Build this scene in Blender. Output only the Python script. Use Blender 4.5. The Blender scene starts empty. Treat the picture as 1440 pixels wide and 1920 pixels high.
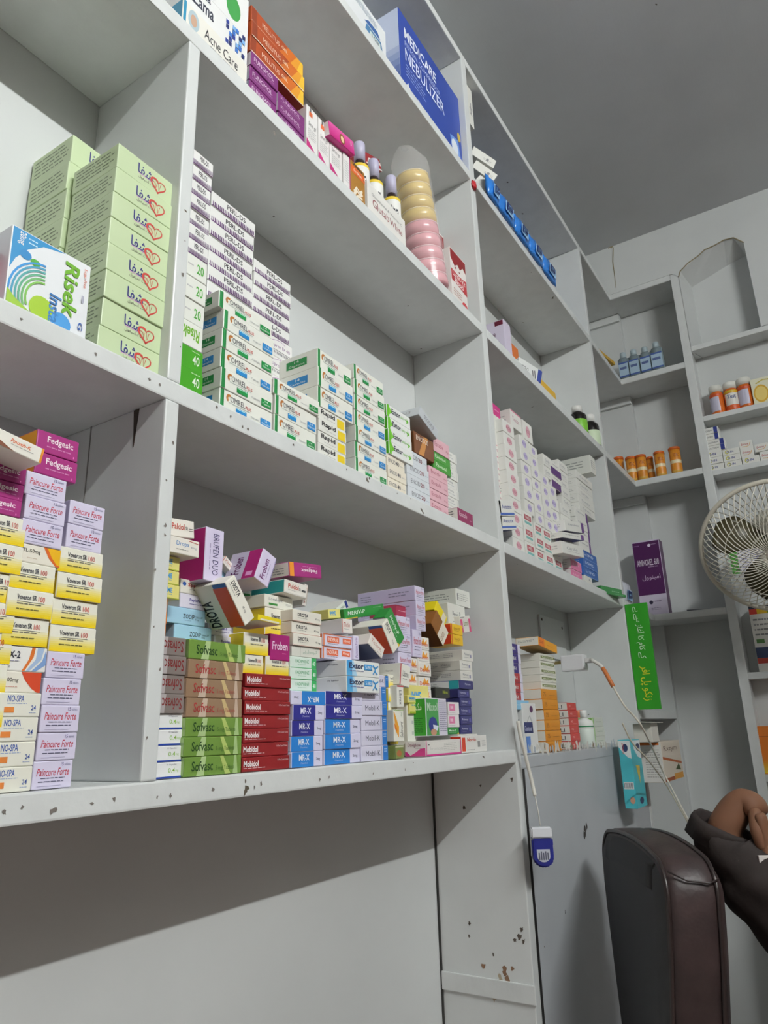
import bpy, bmesh, math, random, unicodedata
from mathutils import Vector, Matrix, Euler
random.seed(7)
C = bpy.context.scene.collection
SC = bpy.context.scene
H = 1.1                      # height of the lowest shelf above the floor
# ------------------------------------------------------------------ camera
FPX = 1346.17
CAM = Vector((-1.45633, -0.52587, 0.05587 + H))
CR = Vector((0.54337991, -0.8389829, -0.02908543))
CU = Vector((-0.23181729, -0.18325923, 0.95534119))
CF = Vector((0.8068451, 0.51237071, 0.29407013))
cam = bpy.data.cameras.new('camera'); camo = bpy.data.objects.new('camera', cam); C.objects.link(camo)
cam.sensor_fit = 'VERTICAL'; cam.sensor_height = 36.0; cam.lens = FPX / 1920 * 36.0; cam.clip_start = 0.02
camo.matrix_world = Matrix(((CR.x, CU.x, -CF.x, CAM.x), (CR.y, CU.y, -CF.y, CAM.y), (CR.z, CU.z, -CF.z, CAM.z), (0, 0, 0, 1)))
SC.camera = camo
# ------------------------------------------------------------------ world, lamp light, exposure
w = bpy.data.worlds.new('world'); SC.world = w; w.use_nodes = True
w.node_tree.nodes['Background'].inputs[0].default_value = (0.8, 0.85, 0.9, 1)
w.node_tree.nodes['Background'].inputs[1].default_value = 0.05
LAMP_POS = Vector((-1.38, -1.86, 1.63 + H))
TUBE_STRENGTH = 485                                        # the one lit tube on the opposite wall lights the room
SC.view_settings.view_transform = 'Standard'
SC.view_settings.look = 'None'
SC.view_settings.exposure = 0.0
SC.view_settings.gamma = 1.0
SC.view_settings.use_curve_mapping = False
# ------------------------------------------------------------------ photo geometry helpers: pixel rays met with real planes
def ray(u, v): return CF + CR * ((u - 720) / FPX) - CU * ((v - 960) / FPX)
def PY(u, v, y):
    d = ray(u, v); return CAM + d * ((y - CAM.y) / d.y)
def PX(u, v, x):
    d = ray(u, v); return CAM + d * ((x - CAM.x) / d.x)
def PZ(u, v, z):
    d = ray(u, v); return CAM + d * ((z - CAM.z) / d.z)
def PD(u, v, dist): return CAM + ray(u, v).normalized() * dist
def fx(u, y, z):
    k = (u - 720) / FPX; n = CR - CF * k                       # n.(X-CAM)=0
    return CAM.x - (n.y * (y - CAM.y) + n.z * (z - CAM.z)) / n.x
def fy(u, x, z):
    k = (u - 720) / FPX; n = CR - CF * k
    return CAM.y - (n.x * (x - CAM.x) + n.z * (z - CAM.z)) / n.y
def fz(v, x, y):
    k = (v - 960) / FPX; n = CU + CF * k
    return CAM.z - (n.x * (x - CAM.x) + n.y * (y - CAM.y)) / n.z
def T(ox, oy, s): return lambda x, y: (ox + x / s, oy + y / s)
T3 = T(0, 760, 4.0); T4 = T(0, 1160, 4.0); T2 = T(320, 200, 3.0); T7 = T(440, 560, 3.0); T5 = T(260, 940, 3.555); T6 = T(560, 1020, 3.6)
T8 = T(320, 0, 2.483); T9 = T(860, 100, 2.91); TR1 = T(880, 560, 3.2); TR0 = T(920, 1040, 3.6); TC = T(1080, 440, 2.823); TE = T(1280, 640, 6.857); TF = T(1140, 1180, 4.363)
# ------------------------------------------------------------------ materials
def lin(c): return c / 12.92 if c <= 0.04045 else ((c + 0.055) / 1.055) ** 2.4
def rgb(h):
    h = h.lstrip('#'); h = ''.join(c * 2 for c in h) if len(h) == 3 else h
    return tuple(lin(int(h[i:i + 2], 16) / 255) for i in (0, 2, 4)) + (1,)
MC = {}
def mat(h, rough=0.42, metal=0.0, coat=0.0, alpha=None, trans=0.0):
    key = (h, rough, metal, coat, alpha, trans)
    if key in MC: return MC[key]
    m = bpy.data.materials.new('paint_' + h.lstrip('#')); m.use_nodes = True
    b = m.node_tree.nodes['Principled BSDF']
    b.inputs['Base Color'].default_value = rgb(h); b.inputs['Roughness'].default_value = rough; b.inputs['Metallic'].default_value = metal
    b.inputs['Coat Weight'].default_value = coat; b.inputs['Transmission Weight'].default_value = trans
    if alpha is not None: b.inputs['Alpha'].default_value = alpha
    MC[key] = m; return m
def paint(name, col, rough=0.35, bump=0.12, specks=0.0, stain=0.08, scale=9.0, dirt='#5b5347'):
    m = bpy.data.materials.new(name); m.use_nodes = True; nt = m.node_tree; N = nt.nodes; L = nt.links
    b = N['Principled BSDF']; tc = N.new('ShaderNodeTexCoord')
    n1 = N.new('ShaderNodeTexNoise'); n1.inputs['Scale'].default_value = scale; n1.inputs['Detail'].default_value = 6; L.new(tc.outputs['Object'], n1.inputs['Vector'])
    mp = N.new('ShaderNodeMapping'); mp.inputs['Scale'].default_value = (0.4, 4, 0.5); L.new(tc.outputs['Object'], mp.inputs['Vector'])
    n2 = N.new('ShaderNodeTexNoise'); n2.inputs['Scale'].default_value = 55; n2.inputs['Detail'].default_value = 4; L.new(mp.outputs[0], n2.inputs['Vector'])
    cr = N.new('ShaderNodeValToRGB'); L.new(n1.outputs['Fac'], cr.inputs[0])
    c = rgb(col); d = tuple(x * (1 - stain) for x in c[:3]) + (1,)
    cr.color_ramp.elements[0].position = 0.32; cr.color_ramp.elements[0].color = d
    cr.color_ramp.elements[1].position = 0.6; cr.color_ramp.elements[1].color = c
    last = cr.outputs[0]
    if specks > 0:                                            # chips, nail heads and scuffs
        vo = N.new('ShaderNodeTexVoronoi'); vo.inputs['Scale'].default_value = 26; vo.inputs['Randomness'].default_value = 1
        nd_ = N.new('ShaderNodeTexNoise'); nd_.inputs['Scale'].default_value = 60; L.new(tc.outputs['Object'], nd_.inputs['Vector'])
        vm = N.new('ShaderNodeVectorMath'); vm.operation = 'MULTIPLY_ADD'; vm.inputs[1].default_value = (.03, .03, .03); L.new(nd_.outputs['Color'], vm.inputs[0]); L.new(tc.outputs['Object'], vm.inputs[2]); L.new(vm.outputs[0], vo.inputs['Vector'])
        lt = N.new('ShaderNodeMath'); lt.operation = 'LESS_THAN'; lt.inputs[1].default_value = 0.085; L.new(vo.outputs['Distance'], lt.inputs[0])
        sp = N.new('ShaderNodeSeparateColor'); L.new(vo.outputs['Color'], sp.inputs[0])
        l2 = N.new('ShaderNodeMath'); l2.operation = 'LESS_THAN'; l2.inputs[1].default_value = specks; L.new(sp.outputs[0], l2.inputs[0])
        mu = N.new('ShaderNodeMath'); mu.operation = 'MULTIPLY'; L.new(lt.outputs[0], mu.inputs[0]); L.new(l2.outputs[0], mu.inputs[1])
        mx = N.new('ShaderNodeMix'); mx.data_type = 'RGBA'; L.new(mu.outputs[0], mx.inputs[0]); L.new(last, mx.inputs[6]); mx.inputs[7].default_value = rgb(dirt)
        last = mx.outputs[2]
    L.new(last, b.inputs['Base Color']); b.inputs['Roughness'].default_value = rough
    sm = N.new('ShaderNodeMath'); sm.operation = 'MULTIPLY'; sm.inputs[1].default_value = .22; L.new(n2.outputs['Fac'], sm.inputs[0])
    ad = N.new('ShaderNodeMath'); ad.operation = 'ADD'; L.new(n1.outputs['Fac'], ad.inputs[0]); L.new(sm.outputs[0], ad.inputs[1])
    bp = N.new('ShaderNodeBump'); bp.inputs['Strength'].default_value = bump; bp.inputs['Distance'].default_value = 0.004
    L.new(ad.outputs[0], bp.inputs['Height']); L.new(bp.outputs[0], b.inputs['Normal'])
    return m
M_WOOD = paint('gloss_white_board_paint', '#d7dad9', 0.28, 0.14, 0.03, 0.05, 11)
M_WOODE = paint('chipped_white_board_paint', '#d9dcdb', 0.3, 0.3, 0.16, 0.06, 26)
M_WALL = paint('white_wall_paint', '#cfd2d1', 0.6, 0.1, 0.03, 0.06, 4)
M_CEIL = paint('grey_white_ceiling_paint', '#c6c9cb', 0.75, 0.25, 0.02, 0.12, 2.2)
M_PANEL = paint('scuffed_grey_board', '#b4b8bc', 0.4, 0.15, 0.05, 0.08, 6)
M_BLUEB = paint('slate_blue_tint', '#8f97a8', 0.5, 0.1, 0.0, 0.08, 5)
M_SHOP = paint('low_fill_shop_wall', '#98948f', 0.7, 0.1, 0.03, 0.1, 4)  # unseen walls kept dark grey to cut the fill light under the boards
M_FLOOR = paint('warm_bounce_floor', '#a48e86', 0.6, 0.2, 0.1, 0.15, 6)  # unseen floor tinted reddish to warm the light bounced onto shelf undersides
# ------------------------------------------------------------------ mesh helpers
def obj(name, bm, mats, parent=None, smooth=False):
    me = bpy.data.meshes.new(name); bm.normal_update(); bm.to_mesh(me); bm.free()
    for m in (mats if isinstance(mats, (list, tuple)) else [mats]): me.materials.append(m)
    if smooth:
        for p in me.polygons: p.use_smooth = True
    o = bpy.data.objects.new(name, me); C.objects.link(o)
    if parent is not None: o.parent = parent
    return o
def tag(o, label, cat, group=None, kind=None):
    if kind: o['kind'] = kind
    if label: o['label'] = label
    if cat: o['category'] = cat
    if group: o['group'] = group
    return o
def empty(name, loc, label, cat, group=None):
    o = bpy.data.objects.new(name, None); C.objects.link(o); o.location = loc; o.empty_display_size = 0.05
    return tag(o, label, cat, group)
def box_bm(bm, x0, x1, y0, y1, z0, z1, mi=0, bev=0.0):
    r = bmesh.ops.create_cube(bm, size=1.0)
    vs = r['verts']
    for v in vs: v.co = Vector((x0 + (v.co.x + .5) * (x1 - x0), y0 + (v.co.y + .5) * (y1 - y0), z0 + (v.co.z + .5) * (z1 - z0)))
    fs = set(f for v in vs for f in v.link_faces)
    for f in fs: f.material_index = mi
    if bev > 0:
        es = list(set(e for v in vs for e in v.link_edges))
        bmesh.ops.bevel(bm, geom=es, offset=bev, segments=2, affect='EDGES', profile=0.6)
    return fs
def bx(name, x0, x1, y0, y1, z0, z1, m, parent=None, bev=0.0015):
    bm = bmesh.new(); box_bm(bm, x0, x1, y0, y1, z0, z1, 0, bev); return obj(name, bm, m, parent)
def prism(name, pts, axis, a, b, m, parent=None, bev=0.0):
    """polygon pts in the two other axes, extruded along axis from a to b"""
    bm = bmesh.new()
    def mk(p, t):
        if axis == 'z': return (p[0], p[1], t)
        if axis == 'y': return (p[0], t, p[1])
        return (t, p[0], p[1])
    lo = [bm.verts.new(mk(p, a)) for p in pts]; hi = [bm.verts.new(mk(p, b)) for p in pts]
    bm.faces.new(lo[::-1]); bm.faces.new(hi)
    n = len(pts)
    for i in range(n): bm.faces.new((lo[i], lo[(i + 1) % n], hi[(i + 1) % n], hi[i]))
    bmesh.ops.recalc_face_normals(bm, faces=bm.faces)
    if bev: bmesh.ops.bevel(bm, geom=list(bm.edges), offset=bev, segments=2, affect='EDGES')
    return obj(name, bm, m, parent)
def lathe(name, prof, seg, m, parent=None, smooth=True, mats=None):
    """prof: (r, z[, mat index of the band above])"""
    bm = bmesh.new(); rings = []
    for p in prof:
        r = max(p[0], 1e-5); rings.append([bm.verts.new((r * math.cos(2 * math.pi * i / seg), r * math.sin(2 * math.pi * i / seg), p[1])) for i in range(seg)])
    for k in range(len(rings) - 1):
        for i in range(seg):
            f = bm.faces.new((rings[k][i], rings[k][(i + 1) % seg], rings[k + 1][(i + 1) % seg], rings[k + 1][i]))
            if len(prof[k]) > 2: f.material_index = prof[k][2]
    bm.faces.new(rings[0][::-1]); bm.faces.new(rings[-1])
    o = obj(name, bm, mats or m, parent, smooth)
    return o
def tube(name, pts, r, m, parent=None, seg=8, closed=False, smooth=True, bm=None):
    own = bm is None
    if own: bm = bmesh.new()
    pts = [Vector(p) for p in pts]; n = len(pts); rings = []
    up = Vector((0, 0, 1))
    for i, p in enumerate(pts):
        if closed: t = pts[(i + 1) % n] - pts[i - 1]
        else: t = pts[min(i + 1, n - 1)] - pts[max(i - 1, 0)]
        t.normalize()
        a = t.cross(up)
        if a.length < 1e-3: a = t.cross(Vector((1, 0, 0)))
        a.normalize(); b = a.cross(t); up = b
        rr = r[i] if isinstance(r, (list, tuple)) else r
        rings.append([bm.verts.new(p + a * rr * math.cos(2 * math.pi * k / seg) + b * rr * math.sin(2 * math.pi * k / seg)) for k in range(seg)])
    m_ = n if closed else n - 1
    for i in range(m_):
        A = rings[i]; B = rings[(i + 1) % n]
        for k in range(seg): bm.faces.new((A[k], A[(k + 1) % seg], B[(k + 1) % seg], B[k]))
    if not closed: bm.faces.new(rings[0][::-1]); bm.faces.new(rings[-1])
    if own: return obj(name, bm, m, parent, smooth)
def bez(pts, n=8):
    """smooth Catmull-Rom curve through pts"""
    P = [Vector(p) for p in pts]; out = []
    for i in range(len(P) - 1):
        p0 = P[max(i - 1, 0)]; p1 = P[i]; p2 = P[i + 1]; p3 = P[min(i + 2, len(P) - 1)]
        for k in range(n):
            t = k / n
            out.append(0.5 * ((2 * p1) + (p2 - p0) * t + (2 * p0 - 5 * p1 + 4 * p2 - p3) * t * t + (3 * p1 - p0 - 3 * p2 + p3) * t ** 3))
    out.append(P[-1]); return out
# ------------------------------------------------------------------ room
D = 0.169                    # depth of the shelves
XC = 1.0067                  # front plane of the end-wall shelves
XE = 1.16                    # end wall
ZC = 1.815 + H               # ceiling
t = 0.022
Z = [H, H + 0.38, H + 0.8465, H + 1.238, H + 1.591]       # undersides of the boards
TOP = [z + t for z in Z]
U1a, U1b, U2a, U2b, U3a, U3b = -1.0252, -1.008, -0.2237, -0.2000, 0.6356, 0.657
XL = -2.3
tag(bx('floor', -3.3, XE + .12, -2.1, D + .1, -0.1, 0, M_FLOOR, bev=0), None, None, kind='structure')
tag(bx('ceiling', -3.3, XE + .12, -2.1, D + .1, ZC, ZC + .1, M_CEIL, bev=0), None, None, kind='structure')
tag(bx('wall_left', -3.3, XE, D, D + .1, 0, ZC, M_WALL, bev=0), None, None, kind='structure')
tag(bx('wall_right', -3.3, XE, -2.1, -2.0, 0, ZC, M_SHOP, bev=0), None, None, kind='structure')
tag(bx('wall_front', -3.3, -3.2, -2.0, D, 0, ZC, M_SHOP, bev=0), None, None, kind='structure')
tag(bx('wall_back', XE, XE + .12, -2.0, D, 0, ZC, M_WALL, bev=0), None, None, kind='structure')
# plastered band over the end-wall shelves, with the ragged-edged niche beside it
YN0, YN1 = -0.247, -0.468
band = bmesh.new()
box_bm(band, XC, XE, -0.226, D, TOP[4], ZC)
ragged = [(YN0, 1.592), (-.255, 1.612), (-.285, 1.634), (-.32, 1.648), (-.345, 1.664), (-.38, 1.668), (-.41, 1.676), (-.44, 1.672), (YN1, 1.64)]
prev = [(-0.226, TOP[4] - H)] + ragged + [(-.50, 1.60), (-.50, 1.3105), (-.62, 1.3105)]
front = []; back = []
for (y, z) in prev:
    front.append((band.verts.new((XC, y, z + H)), band.verts.new((XC, y, ZC))))
for i in range(len(prev) - 1):
    if prev[i + 1][0] < prev[i][0] - 1e-6:
        band.faces.new((front[i][0], front[i][1], front[i + 1][1], front[i + 1][0]))
bmesh.ops.recalc_face_normals(band, faces=band.faces)
tag(obj('trim_1', band, M_WALL), None, None, kind='structure')
tag(bx('trim_4', XC, XE, -1.99, -0.62, 0, ZC, M_WALL, bev=0), None, None, kind='structure')
niche = bmesh.new()                                        # splayed reveal, back and right cheek of the niche
zb = 1.288 + H; XN = XC + .085
bk = [(YN0 - .028, zb), (YN0 - .028, 1.585 + H), (-.40, 1.625 + H), (YN1 + .004, 1.64 + H), (YN1 + .004, zb)]
vb = [niche.verts.new((XN, y, z)) for y, z in bk]; niche.faces.new(vb)
fr = [niche.verts.new((XC, YN0, zb)), niche.verts.new((XC, YN0, 1.592 + H))]
niche.faces.new((fr[0], fr[1], vb[1], vb[0]))
rg = [niche.verts.new((XC, y, z + H)) for y, z in ragged]
niche.faces.new([fr[1]] + rg[1:4] + [vb[1]])
niche.faces.new([rg[3]] + rg[4:7] + [vb[2], vb[1]]); niche.faces.new([rg[6], rg[7], rg[8], vb[3], vb[2]])
ck = [niche.verts.new((XC, YN1, zb)), rg[8]]
niche.faces.new((vb[4], vb[3], ck[1], ck[0]))
for p in (((XC, YN1, 1.3105 + H), (XC, -.50, 1.3105 + H), (XC, -.50, 1.60 + H), (XC, YN1, 1.64 + H)),): niche.faces.new([niche.verts.new(q) for q in p])
bmesh.ops.recalc_face_normals(niche, faces=niche.faces)
tag(obj('trim_2', niche, M_WALL), None, None, kind='structure')
# pilaster in the corner of the end wall
tag(bx('trim_3', 1.131, XE, 0.0, D, 0, TOP[4] - t - .001, M_WALL, bev=.002), None, None, kind='structure')
# lamp tube on the opposite wall
lt = empty('tube_lamp', LAMP_POS + Vector((0, -.05, .03)), 'long white tube lamp fixed high on the wall opposite the shelves', 'lamp')
bx('lamp_batten', -.62, .62, -.09, -.045, -.03, .03, mat('#e8e8e4'), lt)
tm = bpy.data.materials.new('lit_tube'); tm.use_nodes = True
tm.node_tree.nodes['Principled BSDF'].inputs['Emission Color'].default_value = (0.975, 1.0, 0.985, 1); tm.node_tree.nodes['Principled BSDF'].inputs['Emission Strength'].default_value = TUBE_STRENGTH
tube('lamp_tube', [(-.58, -.02, 0), (.58, -.02, 0)], .013, tm, lt, seg=12)
# ------------------------------------------------------------------ long wall shelving: one built-in unit
SH = empty('wall_shelving', (0, 0, 0), 'built-in white painted shelving along the long wall', 'shelves')
def board(zk, x0, x1, bev=.002, m=None):
    o = bx('shelf_board', x0, x1, 0, D, zk, zk + t, m or M_WOODE, SH, bev); return o
for k in (0, 1, 2): board(Z[k], XL, U2a if k == 0 else U2a)
board(Z[3], XL, U2a); board(Z[4], XL, U2a)
for k in (1, 2, 3, 4): board(Z[k], U2b, U3a)
board(Z[0] - .012, U2b, U3a, m=M_PANEL)
def divider(x0, x1, z0, z1): return bx('divider', x0, x1, 0.0, D, z0, z1, M_WOOD, SH, .002)
divider(U1a, U1b, TOP[0], Z[1]); divider(U1a, U1b, TOP[1], Z[2])
divider(U2a, U2b, 0.0, TOP[4]); divider(U3a, U3b, 0.0, TOP[4])
# seams of the two-board divider on the lower left
for (y0, dz) in ((0.112, 0), (0.05, .3)):
    pass
bx('divider_seam', U1a - .0006, U1a + .0001, .1165, .118, TOP[0], Z[1], mat('#8b8a86'), SH, 0)
kn = prism('split_notch', [(.0395, Z[1] - .001), (.0475, Z[1] - .001), (.044, Z[1] - .042)], 'x', U1a - .0007, U1a + .0002, mat('#3a2d22'), SH)
# panel under the right bay and its ledge at the foot of the divider
bx('front_panel', U2b + .013, U3a, 0.001, 0.013, 0.0, Z[0] + .006, M_PANEL, SH, .001)
bx('gap_shade_strip', U2b + .0003, U2b + .013, 0.0015, 0.0125, 0.0, Z[0], mat('#1c1a19'), SH, 0)  # black strip stands in for the shade inside the open gap
zl = fz(1885, U2a, 0)
bx('ledge_trim', U2a - .004, U2a - .0001, -0.003, D - .001, zl, zl + .028, M_WOODE, SH, .0015)
bx('back_seam', U2a - .004, U2a, D - .003, D - .0005, 0.0, Z[0], mat('#2b2a28'), SH, 0)
# thin sheet tinted slate blue over the back of the top right bay
bx('back_board', U2b, U3a, D - .006, D - .001, TOP[3], Z[4], M_BLUEB, SH, 0)
# electric board on the back of the lowest right bay
# ------------------------------------------------------------------ corner boards: they turn from the long wall to the end wall
CS = empty('corner_shelving', (0, 0, 0), 'L-shaped white shelves turning the corner onto the end wall', 'shelves')
YU0, YU1 = -0.218, -0.246
for k in (1, 2, 3, 4):
    prism('shelf_board', [(U3b, 0), (XC, 0), (XC, YU0), (XE, YU0), (XE, D), (U3b, D)], 'z', Z[k], TOP[k], M_WOODE, CS, .0015)
zq = PX(1283, 1347, 1.13).z
bx('corner_ledge', U3b, 1.131, 0.0, D, zq, zq + .024, M_WOODE, CS)
for z0 in (Z[4], Z[3], Z[2]): bx('cleat', 1.118, 1.131, 0.001, D, z0 - .03, z0, M_WOOD, CS)
# ------------------------------------------------------------------ end wall shelving to the right of the corner
ES = empty('end_wall_shelving', (0, 0, 0), 'narrow white shelving with tall upright on the end wall', 'shelves')
bx('upright', XC, XE, YU1, YU0, 0.0, 1.29 + H, M_WOODE, ES)
bx('niche_edge', XC + .002, XE, YU1, -.2185, 1.2901 + H, 1.612 + H, M_WOODE, ES, .001)
bx('back_board', XC + .075, XC + .085, -.62, YU1, 0.0, 1.30 + H, M_WALL, ES, 0)
ZS = [(PX(1295, 660, XC).z + .002, .018), (PX(1311, 792, XC).z, .018), (PX(1330, 893, XC).z, .018), (PX(1400, 1274, XC).z, .02), (PX(1440, 1466, XC).z, .02)]
for z0, th in ZS: bx('shelf_board', XC, XC + .075, -.62, YU1, z0, z0 + th, M_WOODE, ES)
bx('upright', XC - .006, XC + .075, -.66, -.6205, 0.0, 1.6 + H, M_WOODE, ES)

# ------------------------------------------------------------------ wear: nail marks, chips, cracks
CHIP = [mat('#77706a', .7), mat('#8a6a52', .8), mat('#b5a68f', .8), mat('#5b5148', .8), mat('#cfcdc6', .8), mat('#8a7a66', .8), mat('#a8b0b8', .8), mat('#3f3b38', .8)]
def chip(name, P, ex, ez, r, rnd, m, k=9):
    b = bmesh.new(); blob(b, P, ex, ez, r, rnd, 0, k); obj(name, b, m, SH)
def blob(bm, P, ex, ez, r, rnd, mi=0, k=9):
    c = Vector(P); V = [bm.verts.new(c + ex * r * rnd.uniform(.3, 1.5) * math.cos(2 * math.pi * i / k) + ez * r * 1.25 * rnd.uniform(.3, 1.5) * math.sin(2 * math.pi * i / k)) for i in range(k)]
    f = bm.faces.new(V); f.material_index = mi
rnd = random.Random(11)
EX, EY, EZ = Vector((1, 0, 0)), Vector((0, 1, 0)), Vector((0, 0, 1))
bm = bmesh.new()
for u, v, r in ((7, 1523, .0022), (42, 1512, .002), (100, 1519, .0032), (172, 1507, .002), (215, 1498, .0024), (295, 1494, .0018), (320, 1492, .0018), (400, 1481, .0026), (477, 1476, .0018), (490, 1469, .002), (600, 1462, .0017), (617, 1457, .0017), (700, 1450, .0017), (760, 1443, .0016), (775, 1430, .0016), (908, 1420, .0018),
                (343, 514, .0024), (347, 452, .0012), (338, 650, .0012), (352, 556, .001), (310, 985, .0022), (309, 1003, .0022), (325, 830, .002), (312, 900, .0012), (291, 1067, .0016), (289, 1175, .0014), (300, 1255, .0014), (275, 1383, .0016),
                (407, 764, .0022), (433, 781, .0018), (465, 805, .0025), (455, 800, .0016), (550, 833, .002), (650, 880, .0016), (715, 910, .0018), (745, 925, .0016), (770, 935, .0014), (515, 250, .003), (180, 664, .002), (280, 711, .0022), (300, 721, .0016), (40, 598, .0016), (587, 262, .0016), (682, 340, .0016), (747, 450, .0014), (785, 465, .0015)):
    chip('paint_chip', PY(u, v, -.0004), EX, EZ, r * .72, rnd, CHIP[0])
bm = bmesh.new(); xf = U2a - .0004
for u, v, r, mi in ((935, 1850, .010, 0), (943, 1862, .007, 0), (925, 1868, .007, 1), (952, 1838, .005, 0), (946, 1820, .005, 0), (938, 1835, .005, 1), (905, 1810, .004, 0), (960, 1815, .003, 0), (885, 1845, .006, 1), (973, 1755, .004, 2), (978, 1742, .003, 2), (982, 1765, .003, 2), (965, 1762, .003, 2), (880, 1730, .003, 2), (870, 1515, .003, 2), (901, 1473, .002, 2), (960, 1461, .003, 2), (880, 1755, .002, 2), (925, 1790, .002, 2), (955, 1870, .004, 1)):
    chip('peeled_patch', PX(u, v, xf), EY, EZ, r, rnd, CHIP[1 + mi], 11)
bm = bmesh.new()
for u in range(992, 1160, 5):                                 # ragged paper left along the top of the counter panel
    chip('paper_scrap', PY(u, 1401 - (u - 990) * .045 + rnd.uniform(0, 5), -.0002), EX, EZ, rnd.uniform(.003, .009), rnd, CHIP[4 + rnd.choice((0, 0, 1, 2))], 8)
bm = bmesh.new()
for u, v, r in ((1100, 1548, .006), (1097, 1556, .009), (1096, 1566, .006), (1060, 1711, .003)): chip('gouge', PY(u, v, .0004), EX * .7, EZ, r, rnd, CHIP[7])
bm = bmesh.new()
tube(None, [(XC - .0005, y, z + H) for y, z in ragged], .0022, None, seg=5, bm=bm)
tube(None, [PX(1150, 464, XC) + Vector((-.0003, 0, 0)), PX(1150, 490, XC) + Vector((-.0003, .002, 0)), PX(1155, 540, XC) + Vector((-.0003, 0, 0))], [.0014, .002, .0008], None, seg=5, bm=bm)
blob(bm, PX(1144, 462, XC - .0012), EY, EZ, .010, rnd)
tag(obj('trim_5', bm, mat('#8f8468', .9)), None, None, kind='structure')
# ------------------------------------------------------------------ printed cartons
AR = {'ا': 'ALEF', 'ب': 'BEH', 'پ': 'PEH', 'ت': 'TEH', 'ر': 'REH', 'ز': 'ZAIN', 'س': 'SEEN', 'ش': 'SHEEN', 'غ': 'GHAIN', 'ف': 'FEH', 'ک': 'KEHEH', 'گ': 'GAF', 'ل': 'LAM', 'م': 'MEEM', 'ن': 'NOON', 'و': 'WAW', 'ی': 'FARSI YEH', 'ے': 'YEH BARREE', 'ہ': 'HEH GOAL', 'آ': 'ALEF WITH MADDA ABOVE', 'ق': 'QAF', 'د': 'DAL', 'ع': 'AIN'}
NOJOIN = set('اآرزدوے ')
def urdu(s):
    out = []
    for i, ch in enumerate(s):
        if ch not in AR: out.append(ch); continue
        pj = i > 0 and s[i - 1] in AR and s[i - 1] not in NOJOIN
        nj = i + 1 < len(s) and s[i + 1] in AR and ch not in NOJOIN
        f = ('MEDIAL' if nj else 'FINAL') if pj else ('INITIAL' if nj else 'ISOLATED')
        try: out.append(unicodedata.lookup('ARABIC LETTER %s %s FORM' % (AR[ch], f)))
        except KeyError: out.append(ch)
    return ''.join(reversed(out))
TCACHE = {}
def text_geo(s, bold=0.0, it=0.0):
    key = (s, bold, it)
    if key in TCACHE: return TCACHE[key]
    c = bpy.data.curves.new('lettering', 'FONT'); c.body = s; c.resolution_u = 2; c.offset = bold; c.shear = it; c.fill_mode = 'FRONT'
    o = bpy.data.objects.new('lettering', c); C.objects.link(o)
    bpy.context.view_layer.update()
    me = bpy.data.meshes.new_from_object(o.evaluated_get(bpy.context.evaluated_depsgraph_get()))
    vs = [(v.co.x, v.co.y) for v in me.vertices]; ps = [tuple(p.vertices) for p in me.polygons]
    bpy.data.objects.remove(o); bpy.data.curves.remove(c); bpy.data.meshes.remove(me)
    if not vs: TCACHE[key] = ([], []); return TCACHE[key]
    x0 = min(v[0] for v in vs); x1 = max(v[0] for v in vs); y0 = min(v[1] for v in vs); y1 = max(v[1] for v in vs)
    vs = [((x - x0) / max(x1 - x0, 1e-6), (y - y0) / max(y1 - y0, 1e-6)) for x, y in vs]
    TCACHE[key] = (vs, ps); return TCACHE[key]
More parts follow.
